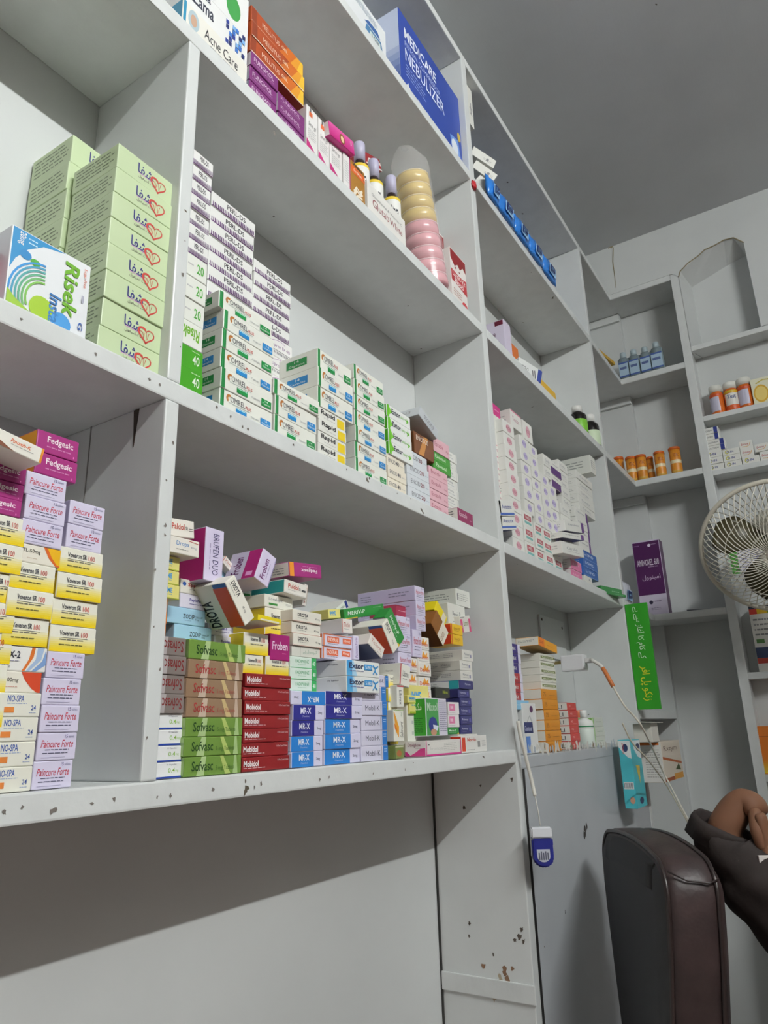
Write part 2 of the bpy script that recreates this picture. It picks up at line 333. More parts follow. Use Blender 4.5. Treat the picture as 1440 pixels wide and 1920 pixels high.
# art items, all in 0..1 of the printed face (x to the right, y up):
# ('r',x,y,w,h,col) ('t',text,x,y,w,h,col[,bold,italic,rot]) ('ln',x,y,w,h,n,col) ('p',pts,col) ('s',pts,width,col) ('g',x,y,w,h,c0,c1) ('o',cx,cy,rx,ry,col)
def mixh(a, b, f):
    a, b = [(''.join(c * 2 for c in q.lstrip('#')) if len(q) == 4 else q.lstrip('#')) for q in (a, b)]
    return '#' + ''.join('%02x' % round(int(a[i:i + 2], 16) * (1 - f) + int(b[i:i + 2], 16) * f) for i in (0, 2, 4))
def art_polys(art, asp, seed=0):
    """yields (verts2d, polys, colour); asp = width/height of the face"""
    rnd = random.Random(seed)
    for a in art:
        k = a[0]
        if k == 'r':
            x, y, w_, h_ = a[1:5]; yield [(x, y), (x + w_, y), (x + w_, y + h_), (x, y + h_)], [(0, 1, 2, 3)], a[5]
        elif k == 't':
            s, x, y, w_, h_, col = a[1:7]; bold = a[7] if len(a) > 7 else 0; it = a[8] if len(a) > 8 else 0; rot = a[9] if len(a) > 9 else 0
            vs, ps = text_geo(s, bold * .5, it)
            if rot == 0: q = [(x + vx * w_, y + vy * h_) for vx, vy in vs]
            elif rot == 180: q = [(x + (1 - vx) * w_, y + (1 - vy) * h_) for vx, vy in vs]
            elif rot == -90: q = [(x + vy * w_, y + (1 - vx) * h_) for vx, vy in vs]
            else: q = [(x + (1 - vy) * w_, y + vx * h_) for vx, vy in vs]
            yield q, ps, col
        elif k == 'ln':
            x, y, w_, h_, n, col = a[1:7]; V = []; P = []
            for i in range(n):
                yy = y + h_ * (1 - (i + .5) / n); hh = h_ / n * .32; xx = x
                while xx < x + w_ * rnd.uniform(.8, 1):
                    ww = min(w_ * rnd.uniform(.08, .25), x + w_ - xx)
                    b = len(V); V += [(xx, yy), (xx + ww, yy), (xx + ww, yy + hh), (xx, yy + hh)]; P.append((b, b + 1, b + 2, b + 3)); xx += ww + w_ * .035
            yield V, P, col
        elif k == 'p': yield list(a[1]), [tuple(range(len(a[1])))], a[2]
        elif k == 's':
            pts, wd, col = a[1:4]; V = []; P = []
            for i, (x, y) in enumerate(pts):
                xa, ya = pts[max(i - 1, 0)]; xb, yb = pts[min(i + 1, len(pts) - 1)]
                tx, ty = (xb - xa) * asp, yb - ya; l = math.hypot(tx, ty) or 1
                wv = wd[i] if isinstance(wd, (list, tuple)) else wd
                nx, ny = -ty / l * wv / asp, tx / l * wv
                V += [(x + nx, y + ny), (x - nx, y - ny)]
            for i in range(len(pts) - 1): P.append((2 * i + 1, 2 * i + 3, 2 * i + 2, 2 * i))
            yield V, P, col
        elif k == 'g':
            x, y, w_, h_, c0, c1 = a[1:7]; n = 8
            for i in range(n):
                yield [(x, y + h_ * i / n), (x + w_, y + h_ * i / n), (x + w_, y + h_ * (i + 1) / n), (x, y + h_ * (i + 1) / n)], [(0, 1, 2, 3)], mixh(c0, c1, i / (n - 1))
        elif k == 'o':
            cx, cy, rx, ry, col = a[1:6]; n = 18
            yield [(cx + rx * math.cos(2 * math.pi * i / n), cy + ry * math.sin(2 * math.pi * i / n)) for i in range(n)], [tuple(range(n))], col
def carton_mesh(kind, w_, d_, h_, seed=0):
    K = KINDS[kind]; me = bpy.data.meshes.new('carton')
    mats = []; mi = {}
    rough = K.get('rough', 0.38); metal = K.get('metal', 0.0)
    def M(col, plain=False):
        kk = (col, plain)
        if kk not in mi: mi[kk] = len(mats); mats.append(mat(col, rough, metal if not plain else 0.0))
        return mi[kk]
    c = K['c']; bm = bmesh.new()
    faces = {'F': 0, 'L': 0, 'R': 0, 'T': 0, 'B': 0}
    fs = box_bm(bm, 0, w_, 0, d_, 0, h_, M(c))
    bm.normal_update()
    for f in fs:
        n = f.normal
        s = 'F' if n.y < -.5 else 'L' if n.x < -.5 else 'R' if n.x > .5 else 'T' if n.z > .5 else 'B' if n.z < -.5 else 'K'
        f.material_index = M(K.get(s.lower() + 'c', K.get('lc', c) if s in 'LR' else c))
    bv = min(0.0009, w_ * .06, h_ * .06, d_ * .06)
    bmesh.ops.bevel(bm, geom=list(bm.edges), offset=bv, segments=2, affect='EDGES', profile=0.5)
    def put(face, art):
        if not art: return
        fw, fh = {'F': (w_, h_), 'L': (d_, h_), 'R': (d_, h_), 'T': (w_, d_), 'B': (w_, d_)}[face]
        for li, (V, P, col) in enumerate(art_polys(art, fw / fh, seed)):
            e = 0.00012 + 0.00005 * li; m_ = M(col, True); vv = []
            for x, y in V:
                x = min(max(x, .012), .988); y = min(max(y, .015), .985)
                if face == 'F': p = (x * w_, -e, y * h_)
                elif face == 'L': p = (-e, d_ * (1 - x), y * h_)
                elif face == 'R': p = (w_ + e, d_ * x, y * h_)
                elif face == 'T': p = (x * w_, y * d_, h_ + e)
                else: p = (x * w_, d_ * (1 - y), -e)
                vv.append(bm.verts.new(p))
            want = {'F': Vector((0, -1, 0)), 'L': Vector((-1, 0, 0)), 'R': Vector((1, 0, 0)), 'T': Vector((0, 0, 1)), 'B': Vector((0, 0, -1))}[face]
            for p in P:
                try:
                    f = bm.faces.new([vv[i] for i in p]); f.material_index = m_; f.normal_update()
                    if f.normal.dot(want) < 0: f.normal_flip()
                except ValueError: pass
    for s in 'FLRTB': put(s, K.get(s))
    bm.to_mesh(me); bm.free()
    for m in mats: me.materials.append(m)
    return me
W = '#e9e9e4'; INK = '#3a3a44'
def hrt(cx, cy, s, sy):
    pts = []
    for i in range(27):
        a = math.pi * 2 * i / 26 - math.pi * .15
        x = 16 * math.sin(a) ** 3; y = 13 * math.cos(a) - 5 * math.cos(2 * a) - 2 * math.cos(3 * a) - math.cos(4 * a)
        pts.append((cx + s * x / 16, cy + sy * y / 15))
    return pts
TICK = lambda x, y, w_, h_, n, col: [('r', x + w_ * i / n, y, w_ / n * .5, h_, col) for i in range(n)]
def swirl(cx, cy, rx, ry, col): return [('s', [(cx + rx * k * math.cos(a * .3 + 1), cy + ry * k * math.sin(a * .3 + 1)) for a in range(0, 12)], .02, col) for k in (1, .78, .56)]
def omrel(tc):
    return dict(c='#e8e9e0', name='capsule_box', desc='white box with %s capsule tag and green end band' % ('green' if tc == '#1f8a45' else 'blue'),
        F=[('r', 0, 0, .075, 1, '#1e7d3e'), ('r', .03, 0, .012, 1, '#3f9a5a')] + swirl(.17, .66, .05, .18, '#b8763a') + [('t', 'OMREL', .19, .52, .27, .28, '#55555c'), ('t', 'PLUS', .47, .52, .11, .16, '#c2433c', .02), ('r', .16, .44, .4, .02, '#9aa'), ('r', .29, .1, .2, .26, tc), ('r', .3, .3, .18, .03, '#cfe'), ('t', 'Capsules', .57, .2, .16, .12, '#8a8f95'), ('r', .76, .1, .2, .38, tc), ('t', '14', .83, .33, .06, .1, W), ('t', 'Capsules', .78, .16, .16, .13, W)],
        L=[('r', .46, .32, .36, .42, tc), ('t', '14', .6, .56, .08, .14, W), ('t', 'Capsules', .5, .36, .28, .14, W)])
def voveron():
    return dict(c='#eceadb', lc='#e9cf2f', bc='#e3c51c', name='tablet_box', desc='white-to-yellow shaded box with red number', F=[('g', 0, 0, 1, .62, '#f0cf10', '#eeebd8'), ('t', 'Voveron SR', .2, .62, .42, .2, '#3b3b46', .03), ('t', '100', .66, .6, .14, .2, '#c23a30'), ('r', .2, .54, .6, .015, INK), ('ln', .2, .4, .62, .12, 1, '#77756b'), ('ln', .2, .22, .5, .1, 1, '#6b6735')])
def paincure():
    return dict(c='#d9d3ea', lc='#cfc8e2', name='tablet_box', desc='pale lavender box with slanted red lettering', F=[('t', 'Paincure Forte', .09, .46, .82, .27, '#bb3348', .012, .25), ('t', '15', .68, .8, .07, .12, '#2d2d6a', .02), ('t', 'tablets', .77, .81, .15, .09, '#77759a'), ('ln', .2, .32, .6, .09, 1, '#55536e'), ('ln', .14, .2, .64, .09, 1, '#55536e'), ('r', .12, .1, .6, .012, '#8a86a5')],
        L=[('ln', .06, .2, .18, .5, 3, '#8b87a3'), ('ln', .55, .3, .35, .4, 2, '#8b87a3')])
def sof(base, dark):
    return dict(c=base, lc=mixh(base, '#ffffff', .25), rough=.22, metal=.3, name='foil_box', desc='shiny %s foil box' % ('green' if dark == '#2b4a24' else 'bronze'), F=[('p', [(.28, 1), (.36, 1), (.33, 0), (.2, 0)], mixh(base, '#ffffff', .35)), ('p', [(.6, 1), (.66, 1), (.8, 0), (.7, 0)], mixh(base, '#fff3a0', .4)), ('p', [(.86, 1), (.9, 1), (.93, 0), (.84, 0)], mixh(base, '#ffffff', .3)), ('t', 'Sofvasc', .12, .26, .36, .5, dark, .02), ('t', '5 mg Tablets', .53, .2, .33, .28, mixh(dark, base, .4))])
def mrx(c1, lbl='dark blue'):
    return dict(c='#d9d6ee', lc='#e2dff2', name='tablet_box', desc='%s and lilac box with white lettering' % lbl, F=[('r', 0, 0, .7, 1, c1), ('t', 'MR-X', .23, .42, .33, .4, '#f2f2fa', .02), ('t', '(Tizanidine)', .28, .18, .22, .13, '#c8cce8'), ('t', '2mg', .78, .36, .13, .22, '#3a3d58')])
def extor(col, lbl, **k):
    d = dict(c='#e9ebe8', name='tablet_box', desc='white box with %s runner mark' % lbl); d.update(k); return d
def small(desc, F, c='#e4e4de', **k):
    d = dict(c=c, name='tablet_box', desc=desc, F=F, L=[('ln', .1, .3, .7, .4, 2, '#b3b3b0')]); d.update(k); return d
KINDS = {
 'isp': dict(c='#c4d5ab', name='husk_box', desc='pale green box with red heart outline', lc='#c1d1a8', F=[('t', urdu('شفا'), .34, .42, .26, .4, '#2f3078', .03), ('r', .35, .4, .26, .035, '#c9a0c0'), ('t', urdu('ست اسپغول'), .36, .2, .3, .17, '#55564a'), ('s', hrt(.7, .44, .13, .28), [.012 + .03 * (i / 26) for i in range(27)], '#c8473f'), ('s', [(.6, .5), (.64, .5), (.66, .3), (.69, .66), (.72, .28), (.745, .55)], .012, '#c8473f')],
    L=[('ln', .08, .15, .84, .7, 5, '#6f7d5c')]),
 'risek': dict(c='#e8ebee', lc='#dfe3ea', name='sachet_box', desc='white and blue box with rings and sideways green lettering', F=[('p', [(0, 1), (.66, 1), (.38, .92), (.2, .78), (.07, .6), (0, .45)], '#2d8fc8'), ('t', '20mg', .07, .8, .1, .17, W, .02, 0, -90), ('ln', .2, .84, .12, .1, 2, '#bfe0f0'), ('o', .18, .7, .07, .06, '#2a86c4'), ('o', .3, .66, .06, .045, '#4fa53c')] + [('s', [(.44 + r * math.cos(a * .22 + 1.6), .2 + r * 1.15 * math.sin(a * .22 + 1.6)) for a in range(0, 10)], .012, mixh('#3a94d6', '#8fc63f', i / 6)) for i, r in enumerate((.42, .38, .34, .30, .26, .22))] + [('p', [(0, .2), (.1, .12), (.3, 0), (0, 0)], '#9cc43c'), ('o', .42, .12, .15, .16, '#a6cb35'), ('o', .66, .06, .13, .13, '#4f9fe0'), ('t', 'Risek', .66, .18, .19, .72, '#6fae2c', .05, .1, -90), ('t', 'Insta', .5, .02, .15, .36, '#3d7fc0', .02, .1, -90), ('t', 'Sugar Free', .9, .66, .05, .26, '#d9643c', 0, .1, -90), ('t', 'G', .88, .08, .06, .1, '#2f5fb0', .02, 0, -90), ('ln', .9, .3, .03, .3, 1, '#aab')]),
 'pain': paincure(), 'vov': voveron(),
 'vovr': dict(voveron(), F=[('g', 0, 0, 1, .62, '#f0cf10', '#eeebd8'), ('t', 'Voveron SR', .25, .62, .42, .2, '#3b3b46', .03), ('t', '100', .7, .6, .14, .2, '#c23a30'), ('ln', .25, .4, .6, .12, 1, '#77756b')]),
 'nospa': dict(c='#e8e7da', name='tablet_box', desc='cream box with orange pill mark and blue lettering', F=[('t', 'NO-SPA', .3, .62, .34, .28, '#2f55a4', .03), ('ln', .3, .5, .4, .08, 1, '#8fa3cf'), ('r', .25, .17, .2, .24, '#e08742'), ('t', '24', .8, .28, .1, .2, '#2f4f9c', .02), ('ln', .76, .12, .17, .08, 1, '#93a3cc')]),
 'atl100': dict(c='#ebe6d8', name='tablet_box', desc='cream box with a red curved corner', F=[('p', [(.6, 1), (1, 1), (1, 0), (.93, .02), (.82, .2), (.68, .6)], '#cf4a2b'), ('t', 'ATL-100mg', .1, .45, .46, .24, '#55524a', .02), ('ln', .25, .2, .3, .1, 1, '#d8a090')]),
 'atl50': dict(c='#ebe6d8', name='tablet_box', desc='cream box with orange and yellow curved corner', F=[('p', [(.62, 1), (1, 1), (1, 0), (.9, .04), (.75, .4)], '#d9682b'), ('p', [(.7, 1), (1, 1), (1, .1), (.93, .12), (.8, .5)], '#edb71e'), ('t', 'ATL-50mg', .12, .5, .44, .26, '#55524a', .03), ('ln', .3, .2, .25, .1, 1, '#cdbba5')]),
 'cox2': dict(c='#ecebe6', name='tablet_box', desc='white box with orange and blue swooshes', F=[('p', [(.72, 1), (.78, 1), (.76, .6), (.62, 0), (.57, 0), (.68, .5)], '#d9742f'), ('p', [(.82, 1), (.94, 1), (.9, .5), (.7, .02), (.64, .02), (.8, .5)], '#a9c0de'), ('p', [(.97, .9), (1, .7), (1, .3), (.82, .02), (.74, .02), (.92, .45)], '#7fa0d0'), ('t', 'C', .1, .52, .1, .28, '#2f3140', .05), ('t', 'O', .21, .52, .1, .28, '#dd7b3a', .05), ('t', 'X-2', .32, .52, .2, .28, '#2f3140', .05), ('ln', .1, .34, .42, .1, 1, '#99a'), ('t', '20 mg', .22, .12, .14, .12, '#556')]),
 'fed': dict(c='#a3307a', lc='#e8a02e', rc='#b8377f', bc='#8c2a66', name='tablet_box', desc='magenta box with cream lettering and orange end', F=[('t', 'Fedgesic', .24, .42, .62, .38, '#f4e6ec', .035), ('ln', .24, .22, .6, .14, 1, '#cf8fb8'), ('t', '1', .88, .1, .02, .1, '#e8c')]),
 'xk': dict(c='#e9e6dc', lc='#e3dfd4', rc='#df8f34', bc='#e6e2d8', name='tablet_box', desc='tilted white box with orange letters and brown corner', F=[('p', [(0, .4), (.3, .1), (.42, 0), (0, 0)], '#7c4a34'), ('t', 'Pinoxib-K', .28, .5, .44, .24, '#d9642f', .03, .2), ('ln', .3, .33, .5, .09, 1, '#999'), ('r', .94, 0, .06, 1, '#e0902f')]),
 'perl': dict(c='#e9e9e6', name='capsule_box', desc='white box fringed with purple ticks', rough=.25, F=[('t', 'PERL-DS', .34, .5, .42, .34, '#34323a', .03), ('r', .02, 0, .96, .07, '#6d3a78')] + TICK(.03, .05, .94, .28, 26, '#6b4a78'), L=[('ln', .2, .3, .6, .5, 2, '#aaa')]),
 'g40': dict(c='#4aa02c', name='capsule_box', desc='bright green box with white number', rough=.25, F=[('t', '40', .55, .3, .3, .42, '#e9f3df', .03), ('ln', .5, .8, .4, .1, 1, '#cfe8c0')]),
 'w20': dict(c='#e6e8e0', name='capsule_box', desc='white box with pale green number', rough=.3, F=[('t', '20', .52, .26, .32, .46, '#4fa63f', .03), ('ln', .1, .4, .3, .2, 1, '#bbb')]),
 'riw': dict(c='#e6e8e0', name='capsule_box', desc='white box with green letters upside down', F=[('t', 'Risek', .1, .3, .75, .5, '#6fae2c', .05, .1, 180)]),
 'omG': omrel('#1f8a45'), 'omB': omrel('#2a86c8'),
 'lop': dict(c='#e8e6e4', name='injection_box', desc='small white box with purple arc print', F=[('t', 'Loprot IV 40', .14, .46, .76, .24, '#7d4c86', .0), ('s', [(.2, .78), (.4, .9), (.55, .92), (.72, .82)], .012, '#a06aa8'), ('r', .1, .34, .8, .03, '#777')] + TICK(.1, .16, .8, .12, 14, '#8c8c90')),
 'rapid': dict(c='#e8e8e0', name='capsule_box', desc='white box with heavy black word and yellow patch', F=[('t', 'Rapid', .1, .38, .5, .5, '#232326', .06), ('r', .68, .06, .27, .74, '#ecce25'), ('ln', .2, .18, .4, .1, 1, '#aaa')]),
 'extG': extor('#6abf2e', 'green', lc='#5cb82c', F=[('r', 0, 0, .1, 1, '#6cc22f'), ('p', [(.1, .2), (.22, .5), (.1, .9)], '#7cc840'), ('t', 'Extor', .2, .4, .36, .42, '#2d3140', .05), ('t', 'daily', .57, .4, .17, .28, '#6fb53a'), ('p', [(.74, .62), (.86, .6), (.82, .8), (.92, .5), (.8, .25), (.84, .48)], '#6abf2e')]),
 'extB': extor('#4a9fd8', 'blue', F=[('g', 0, 0, .2, 1, '#5aaee0', '#4aa0dc'), ('p', [(.16, 0), (.3, 0), (.2, 1), (.16, 1)], '#a9d4ee'), ('t', 'Extor', .08, .48, .42, .36, '#27335a', .05), ('r', .52, .44, .24, .36, '#3d98d8'), ('t', '5/80', .55, .5, .18, .22, W), ('s', [(.78, .78), (.86, .6), (.95, .75)], .05, '#3d98d8'), ('s', [(.86, .6), (.84, .4), (.78, .2)], .05, '#3d98d8'), ('s', [(.84, .42), (.92, .2)], .04, '#3d98d8'), ('ln', .1, .26, .5, .12, 1, '#77a')], L=[('t', '14 Tablets', .62, .7, .22, .1, '#445'), ('p', [(0, .3), (.1, .9), (.14, .9), (.08, .3)], '#3d98d8'), ('s', [(.02, .55), (.12, .45), (.2, .2)], .04, '#3d98d8')]),
 'enc40': dict(c='#ece4d2', name='capsule_box', desc='cream box with dark number forty', F=[('t', 'ENCID', .08, .36, .4, .34, '#4a4c58', 0), ('t', '40', .5, .36, .18, .34, '#33353f', .04), ('ln', .72, .38, .2, .14, 1, '#aaa')]),
 'enc20': dict(c='#d8dde2', name='capsule_box', desc='pale grey box with dark red number twenty', F=[('t', 'ENCID', .16, .36, .4, .34, '#5a5c66', 0), ('t', '20', .58, .36, .18, .34, '#7c3340', .04), ('ln', .8, .38, .14, .12, 1, '#9ab')]),
 'enc20b': dict(c='#bfc4c8', lc='#c9cdd0', name='capsule_box', desc='tilted grey box at the top', F=[('t', 'ENCID20', .25, .35, .5, .35, '#5c6068', 0, 0, 180), ('ln', .3, .12, .4, .1, 1, '#99a')], L=[('t', 'ENC', .5, .4, .3, .3, '#999', 0, 0, 180)]),
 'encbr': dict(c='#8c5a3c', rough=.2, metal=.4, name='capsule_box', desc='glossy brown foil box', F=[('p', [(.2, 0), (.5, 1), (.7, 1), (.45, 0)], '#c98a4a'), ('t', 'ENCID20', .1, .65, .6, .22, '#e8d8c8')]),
 'eso': dict(c='#e3b6c0', name='capsule_box', desc='pink box with dark red lettering', F=[('t', 'Esozole', .1, .4, .5, .34, '#a34358', 0), ('t', '20mg', .76, .3, .16, .18, '#a34358')]),
 'ezo': dict(c='#4a9a3c', name='capsule_box', desc='green box with white lettering', F=[('t', 'Ezomol', .14, .36, .58, .4, '#e8f4e0', .02)]),
 'thin': small('thin white box with grey print', [('t', 'Gelocip', .15, .5, .5, .3, '#777b82'), ('ln', .15, .2, .7, .2, 1, '#b0b3b8'), ('r', .86, .1, .06, .8, '#d2d2cc')]),
 'esom': dict(c='#8f2f5a', lc='#e8e6dc', name='capsule_box', desc='wine red box lying on its side at the shelf end', F=[('t', 'Esozole', .08, .45, .5, .35, '#e9d5de', .01), ('ln', .76, .35, .18, .12, 1, '#d0a0b8')], L=[('ln', .3, .3, .5, .5, 3, '#555')]),
 'c04': dict(c='#e9eaea', name='capsule_box', desc='white box with navy base line and small green figure', F=[('r', 0, 0, 1, .13, '#27439a'), ('t', '0.4', .52, .36, .24, .28, '#8cba4a', .01), ('t', 'mg', .78, .36, .1, .15, '#9cc46a'), ('t', '10 Capsules', .46, .78, .34, .12, '#556')]),
 'sofG': sof('#7fa54c', '#2b4a24'), 'sofB': sof('#a8896d', '#a33838'),
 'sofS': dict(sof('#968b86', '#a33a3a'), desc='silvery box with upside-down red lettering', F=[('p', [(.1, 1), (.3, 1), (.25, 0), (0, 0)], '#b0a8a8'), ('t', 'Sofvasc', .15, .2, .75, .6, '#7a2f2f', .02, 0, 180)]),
 'mob': dict(c='#8a1f22', name='tablet_box', desc='dark red box with white block lettering', F=[('t', 'Mobidol', .03, .34, .3, .42, '#f2ecec', .06), ('ln', .03, .16, .5, .13, 1, '#e3c9c9'), ('t', '10 Film Coated Tablets', .73, .66, .24, .12, '#e8cfd0')]),
 'mrD': mrx('#2b2b86', 'dark blue'), 'mrB': mrx('#2a7fd0', 'bright blue'),
 'mrU': dict(mrx('#2a7fd0', 'bright blue'), desc='bright blue box turned upside down', F=[('r', .3, 0, .7, 1, '#2a7fd0'), ('t', 'MR-X', .46, .2, .33, .4, '#f2f2fa', .02, 0, 180), ('t', '2mg', .08, .4, .13, .22, '#3a3d58', 0, 0, 180)]),
 'mobk': dict(c='#d8d5e8', lc='#cfcbe0', rc='#2a6fc0', name='tablet_box', desc='lilac box with thin dark lettering and blue end', F=[('t', 'Mobil-K', .16, .34, .54, .34, '#44465c', 0), ('r', .8, 0, .2, 1, '#2d78c6'), ('r', .74, .08, .012, .84, '#555'), ('ln', .84, .5, .12, .3, 2, '#bcd4ee')]),
 'zod': dict(c='#a9d3ec', lc='#b5cfe0', name='tablet_box', desc='sky blue box with black lettering', F=[('t', 'ZODIP', .4, .36, .3, .28, '#23262c', .02), ('t', 'Tablets USP', .72, .46, .2, .12, '#456'), ('t', '5mg', .72, .3, .09, .12, '#345'), ('ln', .42, .2, .2, .08, 1, '#68a')]),
 'org': dict(c='#e08324', lc='#d97a1c', name='tablet_box', desc='plain orange box', F=[('r', .02, .9, .96, .03, '#b9651a')]),
 'imme': dict(c='#e3da82', lc='#d9cf74', rc='#b9bf3c', name='tablet_box', desc='pale yellow box with blue block lettering', F=[('t', 'IMME', .1, .42, .5, .36, '#3b9ad8', .06), ('ln', .1, .22, .55, .12, 1, '#4a94b8'), ('r', 0, 0, 1, .08, '#a8b23a')]),
 'dropa': dict(c='#e9e4da', name='tablet_box', desc='cream box with blue serif lettering', F=[('t', 'Dropa', .22, .44, .42, .34, '#3f86c4', 0), ('t', '40mg', .7, .42, .2, .18, '#99a'), ('ln', .22, .22, .4, .1, 1, '#777'), ('s', [(.62, .9), (.8, .85), (.98, .8)], .015, '#c8473f')]),
 'pal': dict(c='#e9e4da', name='tablet_box', desc='cream box with red lettering cut by the post', F=[('t', 'Paldol', .1, .4, .5, .34, '#b8402f', .03), ('t', 'SR', .64, .42, .1, .2, '#333', .03), ('r', .78, .5, .18, .03, '#333'), ('r', .78, .38, .18, .03, '#333')]),
 'brf': dict(c='#d9d0ea', bc='#b92a7c', lc='#d0c6e2', name='tablet_box', desc='tall lavender and magenta box standing on end', F=[('t', 'BRUFEN DUO', .1, .42, .78, .32, '#3f3768', 0), ('ln', .3, .2, .5, .1, 1, '#8a80a8')]),
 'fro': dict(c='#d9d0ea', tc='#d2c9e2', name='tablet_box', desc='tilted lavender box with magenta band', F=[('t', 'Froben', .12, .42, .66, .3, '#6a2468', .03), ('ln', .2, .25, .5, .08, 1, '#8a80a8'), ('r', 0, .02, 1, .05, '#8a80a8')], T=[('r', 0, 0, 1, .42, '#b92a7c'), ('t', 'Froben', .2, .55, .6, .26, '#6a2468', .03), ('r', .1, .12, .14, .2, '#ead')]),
 'fro2': dict(c='#a01f6e', name='tablet_box', desc='magenta box with thin white lettering', F=[('t', 'Froben', .1, .4, .78, .32, '#f0dcec', .015), ('ln', .6, .22, .2, .08, 1, '#d8a')]),
 'fedu': dict(c='#a3307a', rc='#e8e2d8', name='tablet_box', desc='magenta box lying upside down with an orange band', F=[('t', 'Fedgesic', .14, .34, .5, .32, '#f4e6ec', .035), ('ln', .14, .18, .5, .1, 1, '#cf8fb8'), ('r', .86, 0, .14, 1, '#e8932e')], R=[('ln', .15, .3, .6, .5, 3, '#888')]),
 'pui': dict(c='#e9e6de', lc='#2f9a98', name='tablet_box', desc='white box with red lettering and teal end', F=[('t', 'Puldol', .16, .42, .46, .34, '#b8402f', .04), ('t', 'SR', .64, .42, .08, .2, '#333', .03), ('r', .76, .4, .18, .16, '#555'), ('ln', .16, .24, .4, .08, 1, '#999'), ('r', 0, 0, 1, .1, '#d2cfc8')]),
 'volt': dict(c='#e6e0d8', name='tablet_box', desc='narrow white box with upright red lettering', F=[('t', 'Voltstoy', .1, .3, .8, .4, '#c0392b', .02), ('r', 0, .03, 1, .05, '#b84')]),
 'dro': dict(c='#e6e2d6', lc='#ded9cc', name='tablet_box', desc='cream box with heavy black lettering', F=[('t', 'DROTA', .16, .42, .36, .32, '#232326', .05), ('ln', .16, .24, .34, .1, 1, '#777'), ('t', '40 mg', .76, .3, .17, .22, '#555'), ('r', 0, 0, 1, .04, '#c97a6a')], L=[('ln', .1, .4, .2, .3, 2, '#999')]),
 'drot': dict(c='#e9e6da', name='tablet_box', desc='tilted cream box with orange and blue stripes', F=[('t', 'DROTA', .08, .42, .34, .36, '#232326', .05), ('ln', .08, .22, .3, .1, 1, '#777'), ('t', '40 mg', .64, .36, .14, .22, '#555')], B=[('r', 0, .62, .12, .38, '#2f62b0'), ('r', .1, .6, .9, .38, '#d8512c'), ('t', 'DROTA', .35, .1, .6, .3, '#232326', .05, 0, 180)]),
 'lora': dict(c='#e6e5da', lc='#dcdad0', name='tablet_box', desc='cream box with grey lettering and green pill', F=[('t', 'Loralapin', .14, .5, .5, .28, '#7d8084', 0), ('r', .14, .2, .3, .16, '#3f8a3f'), ('ln', .74, .3, .2, .2, 2, '#aaa')]),
 'tic': dict(c='#e8e2da', lc='#e0dad2', rc='#d0c8c0', name='tablet_box', desc='cream box with slanted red lettering', F=[('t', 'Ticlo', .14, .42, .6, .32, '#b04a3c', 0, .2), ('r', 0, 0, .05, 1, '#b8402f'), ('ln', .16, .22, .5, .1, 1, '#999')]),
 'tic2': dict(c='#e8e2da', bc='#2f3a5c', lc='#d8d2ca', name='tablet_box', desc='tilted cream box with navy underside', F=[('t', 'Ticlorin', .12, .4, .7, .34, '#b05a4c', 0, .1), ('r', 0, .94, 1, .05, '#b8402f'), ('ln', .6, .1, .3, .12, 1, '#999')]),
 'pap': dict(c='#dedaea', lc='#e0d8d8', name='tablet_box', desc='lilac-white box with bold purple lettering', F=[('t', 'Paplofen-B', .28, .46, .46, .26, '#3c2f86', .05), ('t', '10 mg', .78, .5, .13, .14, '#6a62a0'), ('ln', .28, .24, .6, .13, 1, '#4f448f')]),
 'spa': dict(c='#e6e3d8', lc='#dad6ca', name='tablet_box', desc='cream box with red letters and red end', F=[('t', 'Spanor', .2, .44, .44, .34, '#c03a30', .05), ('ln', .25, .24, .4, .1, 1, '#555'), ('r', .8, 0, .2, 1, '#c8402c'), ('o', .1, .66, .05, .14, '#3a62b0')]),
 'fad': dict(c='#dcebe0', name='tablet_box', desc='pale mint box with green end and number', F=[('t', 'FADIPHINE', .2, .48, .5, .28, '#5aa878', .02), ('ln', .28, .26, .34, .1, 1, '#8cc0a0'), ('r', .8, 0, .2, 1, '#3fae62'), ('t', '40', .84, .3, .11, .4, '#e4f6e8', .04), ('r', 0, 0, 1, .06, '#3fae62')]),
 'hand': dict(c='#dcdcd2', name='tablet_box', desc='off-white box with green handwritten script', F=[('t', urdu('کیپسول ہے'), .38, .3, .5, .45, '#7fa08a', -.01), ('r', .28, .05, .01, .9, '#b0b0a6')]),
 'ind': dict(c='#d9d6ea', lc='#e8824f', name='tablet_box', desc='lilac box with two orange lettering panels', F=[('r', .14, .3, .38, .5, '#dd6a45'), ('t', 'INDERAL', .17, .42, .32, .28, '#f6e8e2', .02), ('r', .64, .34, .28, .44, '#dd6a45'), ('t', '10mg', .68, .44, .2, .24, '#f6e8e2', .02), ('ln', .16, .14, .34, .1, 1, '#667'), ('r', 0, .92, 1, .06, '#d9774f'), ('r', 0, .0, .05, 1, '#e8824f')]),
 'painv': dict(c='#d9d3ea', name='tablet_box', desc='lavender box standing upright behind the orange-panel boxes', F=[('t', 'Paincure Forte', .08, .3, .84, .4, '#8a6aa8', .01)]),
 'painbig': dict(paincure(), lc='#cdc4e2', desc='long lavender box with printed grey side'),
 'mer': dict(c='#2f8a3c', bc='#c9c2d4', lc='#2a7f38', tc='#2f8a3c', name='tablet_box', desc='tilted green box with white lettering', F=[('t', 'MERIV-P', .08, .36, .42, .36, '#e6f3e4', .02, .15), ('ln', .72, .7, .2, .1, 1, '#b8dcb8'), ('r', 0, 0, .3, .1, '#e0b83c')]),
